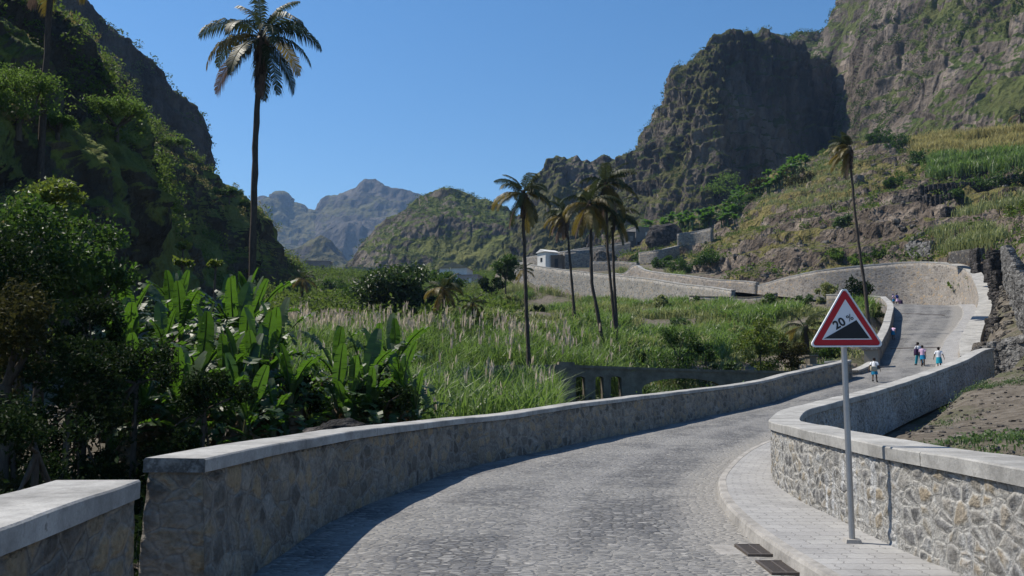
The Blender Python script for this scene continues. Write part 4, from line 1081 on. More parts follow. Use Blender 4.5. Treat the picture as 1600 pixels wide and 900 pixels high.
def grove(poly, n, label, group, seed, sc=1.0):
    r = np.random.default_rng(seed); c = 0
    for _ in range(n * 3):
        if c >= n: break
        x0, x1, y0, y1, slope = poly
        px = r.uniform(x0, x1); py = r.uniform(y0, y1) + (px - x0) * slope
        h = hit(px, py)
        if h is None or h[1] > 320: continue
        o = bpy.data.objects.new('banana_plant', BS[c % 4]); C.objects.link(o); o.location = h.tolist()
        s = sc * r.uniform(.8, 1.25); o.scale = (s, s, s); o.rotation_euler = (0, 0, r.uniform(0, 6))
        tag(o, label, 'banana plant', group); c += 1
grove((1005, 1150, 352, 372, -.12), 60, 'small banana plant in the bright green grove above the terrace walls', 'banana grove over the terrace walls', 31, 1.25)
grove((1140, 1260, 318, 340, -.55), 46, 'small banana plant on the hill crest below the shaded bluff', 'banana plants along the hill crest', 32, 1.25)

# --- trees and bushes
def tree(name, base, crown, rad, nleaf, lsize, mat, label, cat='tree', group=None, trunk_r=.12, seed=0, nclump=26, clump=.34, limbs=7, flat=0.0, mat2=None):
    """crown: centre of the crown (world), rad: its three half sizes"""
    r = np.random.default_rng(seed)
    base = np.array(base, float); cc = np.array(crown, float) - base; rad = np.array(rad, float)
    t = empty(name, base, 0, label=label, cat=cat, group=group)
    d = r.normal(size=(nclump, 3)); d /= np.linalg.norm(d, axis=1, keepdims=True)
    if flat: d[:, 2] = np.abs(d[:, 2]) * .6 + flat * .2
    rr = r.uniform(.35, 1.0, nclump) ** .6 * r.uniform(.75, 1.1, nclump)
    cl = cc + d * rad * rr[:, None] * .82
    if cat == 'bush' and cc[2] > rad[2] * .6:
        k0 = np.arange(nclump) % 2 == 0; cl[k0, 2] = cl[k0, 2] * r.uniform(.1, .8, k0.sum())
    crad = clump * rad.mean() * r.uniform(.55, 1.25, nclump)
    g = Geo(); s0 = np.array([0, 0, -.2]); fork = cc * np.array([.7, .7, .55]); fork[2] = max(.2, cc[2] - rad[2] * .75)
    g.tube([s0, fork * .5 + r.normal(size=3) * .05 * trunk_r, fork], [trunk_r * 1.25, trunk_r, trunk_r * .8], 8)
    for k in range(limbs):
        e = cl[k % nclump]; m = (fork + e) / 2 + r.normal(size=3) * rad * .10
        g.tube([fork, m, e], [trunk_r * .6, trunk_r * .38, trunk_r * .12], 6, cap=False)
    g.build('trunk', B_TREE, t, smooth=True)
    w = crad ** 2; w /= w.sum()
    k = r.choice(nclump, nleaf, p=w)
    v = r.normal(size=(nleaf, 3)); v /= np.linalg.norm(v, axis=1, keepdims=True)
    rr2 = r.uniform(0, 1, nleaf) ** .45 * (1 + .25 * r.normal(size=nleaf) ** 2 * .5)
    c = cl[k] + v * (crad[k] * rr2)[:, None] * np.array([1, 1, .75])
    Geo().leaves(c, lsize * r.uniform(.6, 1.4, nleaf), r, .35, .5).build('crown', mat, t)
    return t
def at_tree(name, px, py, d, w_px, h_px, nleaf, lpx, mat, label, base_py=None, **k):
    """crown centred at that pixel, d metres off; half sizes and leaf size given in photo pixels"""
    c = P(px, py, d); m = d / F
    b = np.array([c[0], c[1], gz(c[0], c[1])])
    if base_py is not None: b[2] = P(px, base_py, d)[2]
    return tree(name, b, c, (w_px * m, w_px * m, h_px * m), nleaf, lpx * m, mat, label, **k)
def hit_tree(name, px, base_py, h_up, w_px, h_px, nleaf, lpx, mat, label, **k):
    h = hit(px, base_py); m = h[1] / F
    c = h + np.array([0, 0, h_up * m])
    return tree(name, h, c, (w_px * m, w_px * m, h_px * m), nleaf, lpx * m, mat, label, **k)

at_tree('tree', 40, 395, 20, 105, 125, 9000, 9, L_TREE, 'large leafy tree with a yellowish top filling the left edge', seed=1, nclump=38, clump=.36, trunk_r=.16)
at_tree('tree', 78, 318, 21.5, 62, 48, 3600, 8, L_TREEY, 'yellow green crown rising over the big tree at the left edge', seed=2, nclump=20)
at_tree('tree', 138, 420, 23, 62, 105, 5200, 8, L_TREE, 'slender leafy tree between the big left tree and the banana clump', seed=3, nclump=26)
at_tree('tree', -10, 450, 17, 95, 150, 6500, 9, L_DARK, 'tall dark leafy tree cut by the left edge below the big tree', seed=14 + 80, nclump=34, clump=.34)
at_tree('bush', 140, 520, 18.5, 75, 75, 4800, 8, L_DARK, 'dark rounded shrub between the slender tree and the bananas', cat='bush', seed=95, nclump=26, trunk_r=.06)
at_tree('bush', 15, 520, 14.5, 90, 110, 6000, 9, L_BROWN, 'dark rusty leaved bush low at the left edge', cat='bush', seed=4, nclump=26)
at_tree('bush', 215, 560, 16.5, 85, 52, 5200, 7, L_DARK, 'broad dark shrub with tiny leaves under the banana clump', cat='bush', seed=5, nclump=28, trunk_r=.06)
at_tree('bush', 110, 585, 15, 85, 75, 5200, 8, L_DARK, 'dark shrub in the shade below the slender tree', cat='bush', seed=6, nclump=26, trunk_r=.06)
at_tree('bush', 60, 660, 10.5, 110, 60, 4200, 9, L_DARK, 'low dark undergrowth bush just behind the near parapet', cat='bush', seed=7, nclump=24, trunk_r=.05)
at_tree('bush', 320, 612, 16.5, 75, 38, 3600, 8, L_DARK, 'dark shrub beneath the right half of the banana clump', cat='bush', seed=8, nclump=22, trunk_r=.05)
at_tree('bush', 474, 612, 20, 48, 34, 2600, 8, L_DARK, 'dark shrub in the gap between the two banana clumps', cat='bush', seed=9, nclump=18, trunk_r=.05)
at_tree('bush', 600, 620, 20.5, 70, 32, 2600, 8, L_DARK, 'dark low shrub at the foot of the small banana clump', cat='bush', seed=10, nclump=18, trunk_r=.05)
at_tree('mango_tree', 612, 452, 78, 70, 48, 8500, 7, L_MANGO, 'broad dark mango tree in the middle of the valley floor', seed=11, nclump=34, trunk_r=.25)
at_tree('mango_tree', 648, 476, 78, 36, 32, 3200, 7, L_MANGO, 'lower dark mango tree between the broad one and the rusty palm', seed=12, nclump=24, trunk_r=.2)
at_tree('tree', 690, 437, 95, 34, 20, 1800, 5, L_TREE, 'round leafy tree behind the rusty yellow palm', seed=13, nclump=18)
at_tree('tree', 790, 420, 118, 30, 24, 2000, 5, L_TREE, 'round dark tree at the corner of the road wall near the white house', seed=14, nclump=20)
at_tree('tree', 768, 445, 112, 24, 16, 1200, 5, L_DARK, 'low dark tree left of the tree at the road wall', seed=15, nclump=14)
at_tree('tree', 545, 470, 95, 40, 24, 1800, 5, L_TREE, 'spreading low tree left of the broad mango tree', seed=16, nclump=22)
at_tree('tree', 520, 445, 150, 30, 12, 1000, 4, L_TREE, 'far low tree by the valley houses', seed=17, nclump=14)
hit_tree('acacia_tree', 182, 218, 42, 54, 30, 4200, 4.5, L_ACACIA, 'wide feathery acacia on the left slope', seed=21, nclump=30, flat=1.0, trunk_r=.16)
hit_tree('acacia_tree', 28, 215, 70, 62, 62, 5000, 5, L_ACACIA, 'big soft green tree high at the left edge of the slope', seed=22, nclump=34, trunk_r=.16)
hit_tree('acacia_tree', 268, 236, 14, 26, 12, 1500, 4, L_ACACIA, 'small acacia right of the wide acacia on the left slope', seed=23, nclump=14, flat=1.0)
hit_tree('acacia_tree', 90, 215, 22, 34, 18, 1800, 4.5, L_ACACIA, 'flat acacia behind the thin palm trunk on the slope', seed=24, nclump=16, flat=1.0)
hit_tree('tree', 358, 318, 16, 22, 10, 900, 4, L_TREE, 'lone tree on the skyline of the left spur', seed=25, nclump=14, flat=.8)
hit_tree('tree', 382, 330, 12, 12, 7, 400, 4, L_TREE, 'tiny tree on the spur right of the lone skyline tree', seed=26, nclump=9)
for k, (px, py, d, lab) in enumerate([(286, 386, 52, 'papaya tree with a tuft of leaves against the dark slope, left of two'), (337, 414, 40, 'papaya tree with a flat leaf crown near the tall palm trunk'), (286, 412, 40, 'low papaya tree right above the banana leaves')]):
    at_tree('papaya_tree', px, py, d, 15, 8, 260, 9, L_TREEY, lab, seed=30 + k, nclump=9, trunk_r=.07, flat=.6)
at_tree('bush', 1060, 534, 54, 44, 32, 3200, 4.5, L_TREE, 'dark rounded bush left of the yellow green one behind the aqueduct', cat='bush', seed=41, nclump=22, trunk_r=.06)
at_tree('bush', 1102, 546, 54, 26, 16, 1300, 4.5, L_TREE, 'low bush between the dark rounded and the yellow green one', cat='bush', seed=42, nclump=14, trunk_r=.05)
at_tree('bush', 1187, 526, 53.5, 36, 36, 3400, 4.5, L_TREEY, 'bright yellow green bush left of the road sign', cat='bush', seed=43, nclump=24, trunk_r=.06)
at_tree('bush', 1236, 546, 54, 34, 22, 1900, 4.5, L_BROWN, 'olive brown bush under the stocky dark palm', cat='bush', seed=44, nclump=18, trunk_r=.05)
at_tree('bush', 1300, 548, 56, 34, 20, 1900, 4.5, L_TREE, 'green bush hidden partly by the road sign', cat='bush', seed=45, nclump=18, trunk_r=.05)
at_tree('bush', 930, 525, 76, 36, 16, 1900, 4, L_TREE, 'dark low bush at the feet of the palm group', cat='bush', seed=46, nclump=20, trunk_r=.06)
at_tree('bush', 990, 548, 64, 24, 14, 1100, 4, L_DARK, 'dark little bush right of the palm group', cat='bush', seed=47, nclump=14, trunk_r=.05)
at_tree('bush', 1335, 452, 92, 32, 22, 2000, 4.5, L_DARK, 'dark green bush beside the slim palm trunk under the pale wall', cat='bush', seed=48, nclump=20, trunk_r=.08)
at_tree('bush', 1340, 520, 62, 26, 14, 1300, 4.5, L_WEED, 'light green bush behind the uphill parapet', cat='bush', seed=49, nclump=16, trunk_r=.04)
at_tree('bush', 1362, 488, 76, 20, 18, 1200, 4, L_TREEY, 'yellow green bush between palm trunk and uphill parapet', cat='bush', seed=50, nclump=14, trunk_r=.04)
for k, (px, py, d, w, h2, m, lab) in enumerate([(500, 505, 74, 26, 12, L_TREE, 'round bush at the far edge of the cane left of the mango trees'), (455, 478, 104, 26, 12, L_DARK, 'dark bush under the small palm by the left hillside'), (540, 500, 84, 24, 12, L_WEED, 'bright bush in front of the broad mango tree'), (720, 500, 72, 22, 10, L_TREE, 'bush between the two rusty small palms'),
      (765, 492, 76, 24, 10, L_CANEY, 'pale bush right of the smallest palm'), (775, 520, 66, 18, 9, L_TREE, 'small dark bush left of the lone dark palm'), (880, 500, 86, 20, 9, L_TREE, 'dark bush just left of the thin palm trunk'), (1060, 505, 84, 22, 12, L_WEED, 'bright bush half way down the slope under the water channel'), (955, 490, 98, 20, 9, L_TREE, 'bush between the two rightmost palm trunks'), (1200, 470, 96, 20, 12, L_TREE, 'dark bush under the end of the pale road wall'), (840, 485, 100, 20, 9, L_DARK, 'dark bush right of the lone dark palm trunk')]):
    at_tree('bush', px, py, d, w, h2, 1300, 4.5, m, lab, cat='bush', seed=150 + k, nclump=14, trunk_r=.05)
for k, (px, py, d, w, h2, m, lab) in enumerate([(1085, 478, 108, 24, 14, L_TREE, 'dark bush on the slope right under the water channel'), (1035, 470, 112, 20, 12, L_CANEY, 'pale feathery bush at the foot of the long road wall'), (1120, 486, 98, 14, 10, L_TREE, 'small round bush below the end of the water channel'),
      (860, 540, 66, 22, 12, L_WEED, 'light bush left of the palm group on the slope'), (1010, 520, 78, 20, 10, L_CANEY, 'pale tussock bush right of the palm group'), (1150, 520, 70, 20, 12, L_CANEY, 'pale bush in the middle of the slope'), (1215, 490, 84, 26, 16, L_CANEY, 'pale tall grass bush left of the road sign top'),
      (1250, 470, 92, 22, 16, L_WEED, 'bright bush under the pale road wall'), (1290, 455, 98, 22, 14, L_CANEY, 'pale bush against the hairpin wall'), (800, 470, 88, 26, 10, L_CANEY, 'pale bush at the left end of the road wall'), (1005, 560, 60, 16, 10, L_DARK, 'tiny dark bush just above the aqueduct arch'), (1140, 572, 55, 18, 8, L_WEED, 'low bright bush at the right end of the aqueduct')]):
    at_tree('bush', px, py, d, w, h2, 1300, 4.5, m, lab, cat='bush', seed=120 + k, nclump=14, trunk_r=.05)
HB = [(1032, 418, 22, L_TREE, 'dark bush right above the long stone wall by its hump'), (1070, 424, 26, L_TREE, 'bush above the stone wall, right of the darkest one'), (1105, 412, 30, L_TREE, 'wide bush over the middle of the pale wall'), (1000, 408, 16, L_TREE, 'small bush at the corner of the lower terrace wall'),
      (1128, 300, 34, L_ACACIA, 'pale round tree in front of the shaded bluff'), (1195, 300, 32, L_BROWN, 'rusty green bush on the rocky hill crest'), (1245, 290, 34, L_BROWN, 'wide rusty bush near the hill crest'), (1180, 312, 20, L_TREE, 'green bush at the edge of the crest grove'),
      (1405, 236, 30, L_TREE, 'green bush at the foot of the high mountain'), (1375, 222, 26, L_TREE, 'upper bush under the high mountain, left of the dry grass'), (1440, 256, 24, L_TREE, 'dark bush at the left end of the dry grass terrace'), (1400, 290, 20, L_TREE, 'bush on the lowest rocky ledge right of the bent palm'),
      (1545, 296, 36, L_TREE, 'long dark bush under the cane terrace'), (1590, 290, 26, L_DARK, 'dark bush at the right edge under the cane terrace'), (1490, 310, 22, L_TREE, 'round bush in the middle of the terraces'), (1345, 412, 24, L_ACACIA, 'pale green bush growing over the top of the hairpin wall'), (1375, 400, 20, L_TREE, 'dark bush over the top of the hairpin wall'),
      (1310, 405, 22, L_ACACIA, 'trailing pale bush left of the one over the hairpin wall'), (1320, 352, 20, L_WEED, 'small bright bush on the rock face behind the bent palm'), (1590, 335, 26, L_TREEY, 'yellow green bush low at the right edge of the terraces'), (1150, 330, 26, L_TREE, 'green bush between the two banana groves'), (905, 408, 14, L_DARK, 'dark spiky bush on the terrace behind the palm group')]
for k, (px, py, w, m, lab) in enumerate(HB):
    hit_tree('bush', px, py, w * .35, w, w * .55, 1100, 4.2, m, lab, cat='bush', seed=60 + k, nclump=16, trunk_r=.08)

# --- sugar cane, grasses, weeds (uncountable)
def blades(g, pos, h, w, r, bend=.5, per=1, spread=.1):
    pos = np.repeat(np.asarray(pos, float), per, 0); n = len(pos)
    h = np.repeat(np.broadcast_to(h, (n // per,)), per) * r.uniform(.6, 1.15, n)
    pos = pos + r.normal(size=(n, 3)) * spread * np.array([1, 1, 0])
    az = r.uniform(0, 2 * math.pi, n); d = np.c_[np.cos(az), np.sin(az), np.zeros(n)]
    s = np.c_[-np.sin(az), np.cos(az), np.zeros(n)]
    tw = r.uniform(-1, 1, n)[:, None]; s = s * np.cos(tw) + d * np.sin(tw)
    b = bend * r.uniform(.3, 1.3, n)
    z = np.array([0, 0, 1.0])
    p1 = pos + z * (h * .6)[:, None] + d * (h * b * .22)[:, None]
    p2 = pos + z * (h * (1.0 - .28 * b))[:, None] + d * (h * b * .75)[:, None]
    ww = np.broadcast_to(w, (n,))[:, None]
    V = np.stack([pos - s * ww * .4, pos + s * ww * .4, p1 - s * ww * .5, p1 + s * ww * .5, p2 - s * ww * .05, p2 + s * ww * .05], 1).reshape(-1, 3)
    q = np.arange(n)[:, None] * 6
    g.add(V, np.concatenate([q + np.array([0, 1, 3, 2]), q + np.array([2, 3, 5, 4])]))
def scatter(x0, x1, y0, y1, n, r, cond=None):
    x = r.uniform(x0, x1, n); y = r.uniform(y0, y1, n)
    z = ground(x, y)
    p = np.c_[x, y, z]
    q = p - CAM; zc = q[:, 1] * cp + q[:, 2] * sp
    sx = 800 + F * q[:, 0] / zc; sy = 450 - F * (-q[:, 1] * sp + q[:, 2] * cp) / zc
    rz_, dd, hw = road_near(x, y)
    m = dd > hw + 1.3
    if cond is not None: m &= cond(x, y, z, sx, sy)
    return p[m]
r_ = np.random.default_rng(91)
# tall cane between the banana clumps and the aqueduct, and behind them
cane = scatter(-16, 8, 25, 62, 9000, r_, lambda x, y, z, sx, sy: (x < np.where(y > 50, 8, 2.8 + (y - 25) * .10)) & (x > -12 - (y - 25) * .25) & ~((x < -4.5) & (y < 30)) & ((sx < 868) | (y > 50)) & (np.abs(y - 48.6) > 1.0))
g = Geo(); hh = 2.35 + 1.5 * fbm(cane * .22, 3, 77); kp_ = fbm(cane * .5, 3, 78) > -.3; cane = cane[kp_]; hh = hh[kp_]
for lo in (0, .35, .7): blades(g, cane + np.c_[np.zeros((len(cane), 2)), hh * lo * .75], hh * (1 - lo * .45), .055, r_, .75, 2, .10)
tag(g.build('sugar_cane', L_CANE), 'dense tall green sugar cane field behind the long parapet', 'sugar cane', kind='stuff')
pm = cane[(r_.uniform(size=len(cane)) < np.where(cane[:, 1] > 54, .13, np.where(cane[:, 1] > 44, .04, .012)) * (.4 + 1.4 * (fbm(cane * .12, 3, 79) > -.05)))]
hp = np.interp(pm[:, 1], [25, 60], [2.4, 2.9]) + .8 * fbm(pm * .22, 3, 77) + r_.normal(size=len(pm)) * .18
g = Geo()
for k in range(2): blades(g, pm + np.c_[np.zeros((len(pm), 2)), hp - .4], .7, .06, r_, .3, 2, .04)
blades(g, pm + np.c_[np.zeros((len(pm), 2)), hp - 1.4], 1.3, .02, r_, .05, 1, .02)
tag(g.build('cane_plumes', L_PLUME), 'pale beige flowering plumes over the sugar cane', 'cane plumes', kind='stuff')
# undergrowth behind the long parapet, its shade put into near-black leaf colour
ug = scatter(-14, 9, 4, 40, 6500, r_, lambda x, y, z, sx, sy: (x < np.interp(y, [0, 10, 20, 30, 40], [-3.2, -3.2, .0, 5.6, 13.2])) & (x > np.interp(y, [0, 10, 20, 30, 40], [-14, -14, -10, 1, 8])))
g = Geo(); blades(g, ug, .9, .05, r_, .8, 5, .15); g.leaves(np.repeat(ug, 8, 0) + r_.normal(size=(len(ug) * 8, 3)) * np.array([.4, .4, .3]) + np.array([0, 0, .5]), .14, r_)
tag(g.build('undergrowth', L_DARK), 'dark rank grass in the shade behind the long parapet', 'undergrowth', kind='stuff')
# bright grass and weeds beside the right half of the parapet and round the aqueduct
wg = scatter(4, 22, 30, 54, 5000, r_, lambda x, y, z, sx, sy: (x < np.interp(y, [30, 36, 43, 50], [5.6, 9.8, 16, 20.5])) & (x > np.interp(y, [30, 40, 50], [3, 5, 3])))
g = Geo(); blades(g, wg, .8, .05, r_, .8, 4, .15); g.leaves(wg[:1500] + r_.normal(size=(1500, 3)) * .3 + np.array([0, 0, .4]), .2, r_)
tag(g.build('weeds', L_WEED), 'bright weeds between parapet and aqueduct', 'weeds', kind='stuff')
# the long green slope under the road
sl = scatter(-14, 36, 54, 178, 34000, r_, lambda x, y, z, sx, sy: (sx > 705 - (sy - 450) * .1) & (sx < 1400) & (sy > 425) & (x < np.interp(y, [54, 60, 70, 80, 88, 100], [23, 25.5, 30.5, 35.3, 38.3, 32])))
nz_ = fbm(sl * np.array([.12, .12, 0]), 4, 55)
g = Geo(); gy_ = sl[nz_ > -.13]
blades(g, gy_, np.clip(.95 + 2.2 * fbm(gy_ * .22, 4, 56), .25, 2.4) * np.interp(gy_[:, 1], [54, 80], [.45, 1.0]), .10, r_, .8, 5, .35)
tag(g.build('slope_grass', L_CANEY), 'tall sunny grass and wild cane on the slope below the road', 'grass', kind='stuff')
g = Geo(); gn = sl[nz_ > .12]
blades(g, gn, 1.8 * np.interp(gn[:, 1], [54, 80], [.45, 1.0]), .10, r_, .8, 5, .3)
tag(g.build('slope_cane', L_CANE), 'darker green cane patches on the slope below the road', 'cane', kind='stuff')
# terraced valley floor in the distance
vf = scatter(-50, 10, 62, 260, 9000, r_, lambda x, y, z, sx, sy: (sx > 380) & (sx < 800))
g = Geo(); blades(g, vf, 1.0, .16, r_, .8, 4, .5); c_ = vf[::3]
g.leaves(np.repeat(c_, 14, 0) + r_.normal(size=(len(c_) * 14, 3)) * np.array([1.0, 1.0, .5]) + np.array([0, 0, .9]), .5, r_)
tag(g.build('valley_vegetation', L_SCRUB), 'mixed green crops and scrub on the valley floor', 'crops', kind='stuff')
# weeds on the dirt field right of the road
fd = scatter(4, 40, 7, 46, 26000, r_, lambda x, y, z, sx, sy: (x > np.interp(y, [7, 12, 15, 20, 26, 33, 40, 46], [4.6, 4.9, 5.8, 8.4, 12, 17.7, 23.6, 27])))
nz_ = fbm(fd * np.array([.35, .35, 0]), 4, 66) - .02 + .25 * fbm(fd * np.array([2, 2, 0]), 2, 67)
fw = fd[nz_ > .22]
g = Geo(); blades(g, fw, .11, .016, r_, .9, 6, .10)
g.leaves(np.repeat(fw, 5, 0) + r_.normal(size=(len(fw) * 5, 3)) * np.array([.12, .12, .03]) + np.array([0, 0, .08]), .06, r_, 1.0, .7)
tag(g.build('field_weeds', L_WEED), 'patches of low green weeds on the stony field', 'weeds', kind='stuff')
# dry grass and cane terraces up the right hillside
def slope_blades(name, mat, box, n, h, w, label, cat, seed, per=4):
    r = np.random.default_rng(seed); V, N, ar = SURF['hillside19']; Vf = V.reshape(-1, 3)
    q = Vf - CAM; zc = q[:, 1] * cp + q[:, 2] * sp
    sx = 800 + F * q[:, 0] / zc; sy = 450 - F * (-q[:, 1] * sp + q[:, 2] * cp) / zc
    x0, x1, y0, y1, ms = box
    yy = sy - ms * (sx - x0)
    idx = np.where((sx > x0) & (sx < x1) & (yy > y0) & (yy < y1))[0]
    k = r.choice(idx, n)
    p = Vf[k] + r.normal(size=(n, 3)) * np.array([.5, .5, .0])
    g = Geo(); blades(g, p, h, w, r, .5, per, .4)
    return tag(g.build(name, mat), label, cat, kind='stuff')
slope_blades('dry_grass', m_leaf('straw', (.17, .15, .05), (.27, .24, .09), (.36, .32, .15), .4, .2, .2), (1425, 1660, 206, 250, -.06), 5200, 2.6, .14, 'tall straw coloured grass on the upper terrace', 'grass', 5)
slope_blades('cane_terrace', L_CANE, (1455, 1680, 252, 282, -.10), 4200, 2.6, .16, 'blue green cane on the terrace under the dry grass', 'cane', 6)
slope_blades('cane_terrace', L_CANEY, (1470, 1562, 362, 396, -.03), 1100, 1.6, .12, 'bright cane patch above the dry stone blocks', 'cane', 7)
slope_blades('cane_terrace', L_CANEY, (1500, 1680, 316, 340, -.12), 700, 1.4, .14, 'thin cane rows on the middle terrace', 'cane', 8)
slope_blades('dry_grass', L_CANEY, (1180, 1340, 250, 330, .0), 1800, 1.0, .14, 'yellowing grass on the hill crest around the bent palm', 'grass', 9)

# ---------------------------------------------------------------- loose stones and dry stone blocks
def rock_geo(seed, sub=3, boxy=.55):
    r = np.random.default_rng(seed); n = sub * 2 + 1
    V = []; Fq = []; idx = {}
    def vid(p):
        k = tuple(np.round(p, 4))
        if k not in idx: idx[k] = len(V); V.append(p)
        return idx[k]
    l = np.linspace(-1, 1, n)
    for ax in range(3):
        for s in (-1, 1):
            for i in range(n - 1):
                for j in range(n - 1):
                    q = []
                    for a, b in ((l[i], l[j]), (l[i + 1], l[j]), (l[i + 1], l[j + 1]), (l[i], l[j + 1])):
                        p = np.zeros(3); p[ax] = s; p[(ax + 1) % 3] = a; p[(ax + 2) % 3] = b
                        q.append(vid(p))
                    Fq.append(q if s > 0 else q[::-1])
    V = np.array(V); sph = V / np.linalg.norm(V, axis=1, keepdims=True)
    V = V * boxy + sph * (1 - boxy)
    V = V * (1 + .22 * fbm(V * 1.3 + seed * 5.1, 3, seed)[:, None])
    return V * .5, np.array(Fq)
ROCKS = [rock_geo(s, 2, .6) for s in range(6)]; PEB = [rock_geo(s + 20, 1, .35) for s in range(4)]
def put_rocks(g, cen, size, r, lib=ROCKS, sq=(1, 1, .7)):
    for k, c in enumerate(cen):
        V, Fq = lib[r.integers(len(lib))]
        s = np.broadcast_to(np.asarray(size[k] if np.ndim(size) else size), (3,)) * np.array(sq)
        a = r.uniform(0, 6.28); ca, sa = math.cos(a), math.sin(a)
        W = V * s; W = np.c_[W[:, 0] * ca - W[:, 1] * sa, W[:, 0] * sa + W[:, 1] * ca, W[:, 2]]
        g.add(W + c, Fq)
M_STONE = m_mountain('field_stone', (.13, .115, .10), (.23, .21, .185), (.1, .1, .08), (.13, .12, .09), (.2, .18, .15), 1.6, 1.6, 1, .05, .2)
M_STONED = m_mountain('dark_and_shaded_stone', (.055, .052, .05), (.11, .10, .095), (.07, .07, .05), (.1, .09, .06), (.1, .09, .07), 1.5, 1.6, 1, .06, .2)  # dark boulders; on the piers it paints in their shadowed faces
r_ = np.random.default_rng(300)
fs = scatter(4, 40, 7, 48, 9000, r_, lambda x, y, z, sx, sy: x > np.interp(y, [7, 12, 15, 20, 26, 33, 40, 46], [4.6, 4.9, 5.8, 8.4, 12, 17.7, 23.6, 27]))
g = Geo(); put_rocks(g, fs, r_.uniform(.03, .10, len(fs)) * r_.uniform(.5, 1.9, len(fs)), r_, PEB)
tag(g.build('rubble', M_STONE), 'scattered small stones on the dirt field', 'stones', kind='stuff')
# rubble strip beside the uphill wall
fs = scatter(22, 60, 38, 98, 9000, r_, lambda x, y, z, sx, sy: (sx > 1490) & (sx < 1585))
g = Geo(); put_rocks(g, fs, r_.uniform(.10, .40, len(fs)) * r_.uniform(.5, 1.6, len(fs)), r_, PEB)
tag(g.build('rubble', M_STONE), 'strip of rough rubble beside the uphill retaining wall', 'stones', kind='stuff')
# rocks lying about the hillside
V_, N_, ar_ = SURF['hillside19']; Vf = V_.reshape(-1, 3); k = r_.choice(len(Vf), 900)
g = Geo(); put_rocks(g, Vf[k], r_.uniform(.3, 1.3, 900), r_, PEB)
tag(g.build('rubble', M_STONE), 'boulders and stones scattered over the terraced hillside', 'stones', kind='stuff')

# stacked blocks: a chain of dry stone piers climbing beside the rubble strip, shadowed faces painted dark
def pier(px, py_top, py_bot, d, wpx, label, seed, mat=M_STONED):
    r = np.random.default_rng(seed); m = d / F
    top = P(px, py_top, d)[2]; bot = P(px, py_bot, d)[2] - .5; c = P(px, py_bot, d); W = wpx * m
    g = Geo(); z = bot; row = 0
    while z < top:
        hgt = r.uniform(.22, .42)
        nx = max(2, int(W / r.uniform(.4, .7)))
        for i in range(nx):
            for j in range(2):
                cc = np.array([c[0] + (i + .5 + r.uniform(-.1, .1)) * W / nx - W / 2, c[1] + j * .6 + r.uniform(-.08, .08), z + hgt / 2])
                V, Fq = ROCKS[r.integers(6)]
                g.add(V * np.array([W / nx * 1.12, .75, hgt * 1.15]) + cc, Fq)
        z += hgt * .95; row += 1
    o = g.build('dry_stone_pier', mat, smooth=False)
    return tag(o, label, 'stone pier', 'dry stone piers beside the rubble strip')
for k, a in enumerate([(1527, 391, 418, 84, 7, 'narrow dark pier at the top corner of the hairpin wall'), (1562, 395, 425, 80, 24, 'uppermost broad dry stone pier'), (1551, 408, 432, 78, 10, 'slim dark pier left of the uppermost broad one'), (1567, 424, 458, 72, 26, 'dark dry stone pier second from the top'),
                       (1572, 458, 482, 64, 24, 'dry stone pier halfway up the rubble strip'), (1575, 484, 508, 58, 26, 'dry stone pier just under the halfway one'), (1568, 504, 536, 52, 30, 'wide dark dry stone pier above the lowest'), (1560, 536, 585, 46, 46, 'lowest and widest stone pier next to the dirt field')]):
    pier(*a[:5], a[5], 500 + k, M_STONED if k < 7 else M_STONE)
def stone_wall_rows(name, line, label, seed, mat, size=.38, thick=.5, cat='stone wall'):
    """dry stone wall of separate courses: line = x, y, z0, z1"""
    r = np.random.default_rng(seed); o = smooth_line(np.asarray(line, float), size * .9); g = Geo()
    for i in range(len(o)):
        x, y, z0, z1 = o[i]; z = z0
        while z < z1:
            h = size * r.uniform(.5, .85)
            V, Fq = (ROCKS if h > .2 else PEB)[r.integers(4)]
            g.add(V * np.array([size * 1.25, thick * 1.2, h * 1.2]) * r.uniform(.85, 1.15, 3) + np.array([x + r.uniform(-.05, .05), y + r.uniform(-.08, .08), z + h / 2]), Fq)
            z += h * .92
    return tag(g.build(name, mat), label, cat)
def L4(*a): return [tuple(P(px, py0, d)) [:2] + (P(px, py0, d)[2] - .4, P(px, py1, d)[2]) for px, py0, py1, d in a]
M_GSTONE = m_mountain('grey_field_stone', (.15, .145, .14), (.27, .265, .255), (.15, .15, .13), (.2, .2, .18), (.2, .18, .15), 1.3, 1.6, 1, .05, .2)
stone_wall_rows('terrace_wall', L4((1680, 625, 505, 35), (1632, 605, 462, 42), (1604, 575, 430, 50), (1588, 530, 405, 60), (1578, 470, 388, 74)), 'high grey dry stone terrace wall at the right edge', 72, M_GSTONE, .5, .7)
stone_wall_rows('terrace_wall', L4((1536, 590, 548, 43), (1570, 590, 540, 42), (1610, 592, 528, 40), (1680, 594, 520, 38)), 'low wall of stacked round stones above the weedy field', 71, M_GSTONE, .42, .6)
wall('terrace_wall', L4((1482, 402, 394, 100), (1510, 400, 390, 96), (1530, 398, 388, 92)), .6, MAT_RUB_D, 'short dark stone wall over the top of the hairpin wall', 'stone wall', side=-1, step=.4, cop=0)
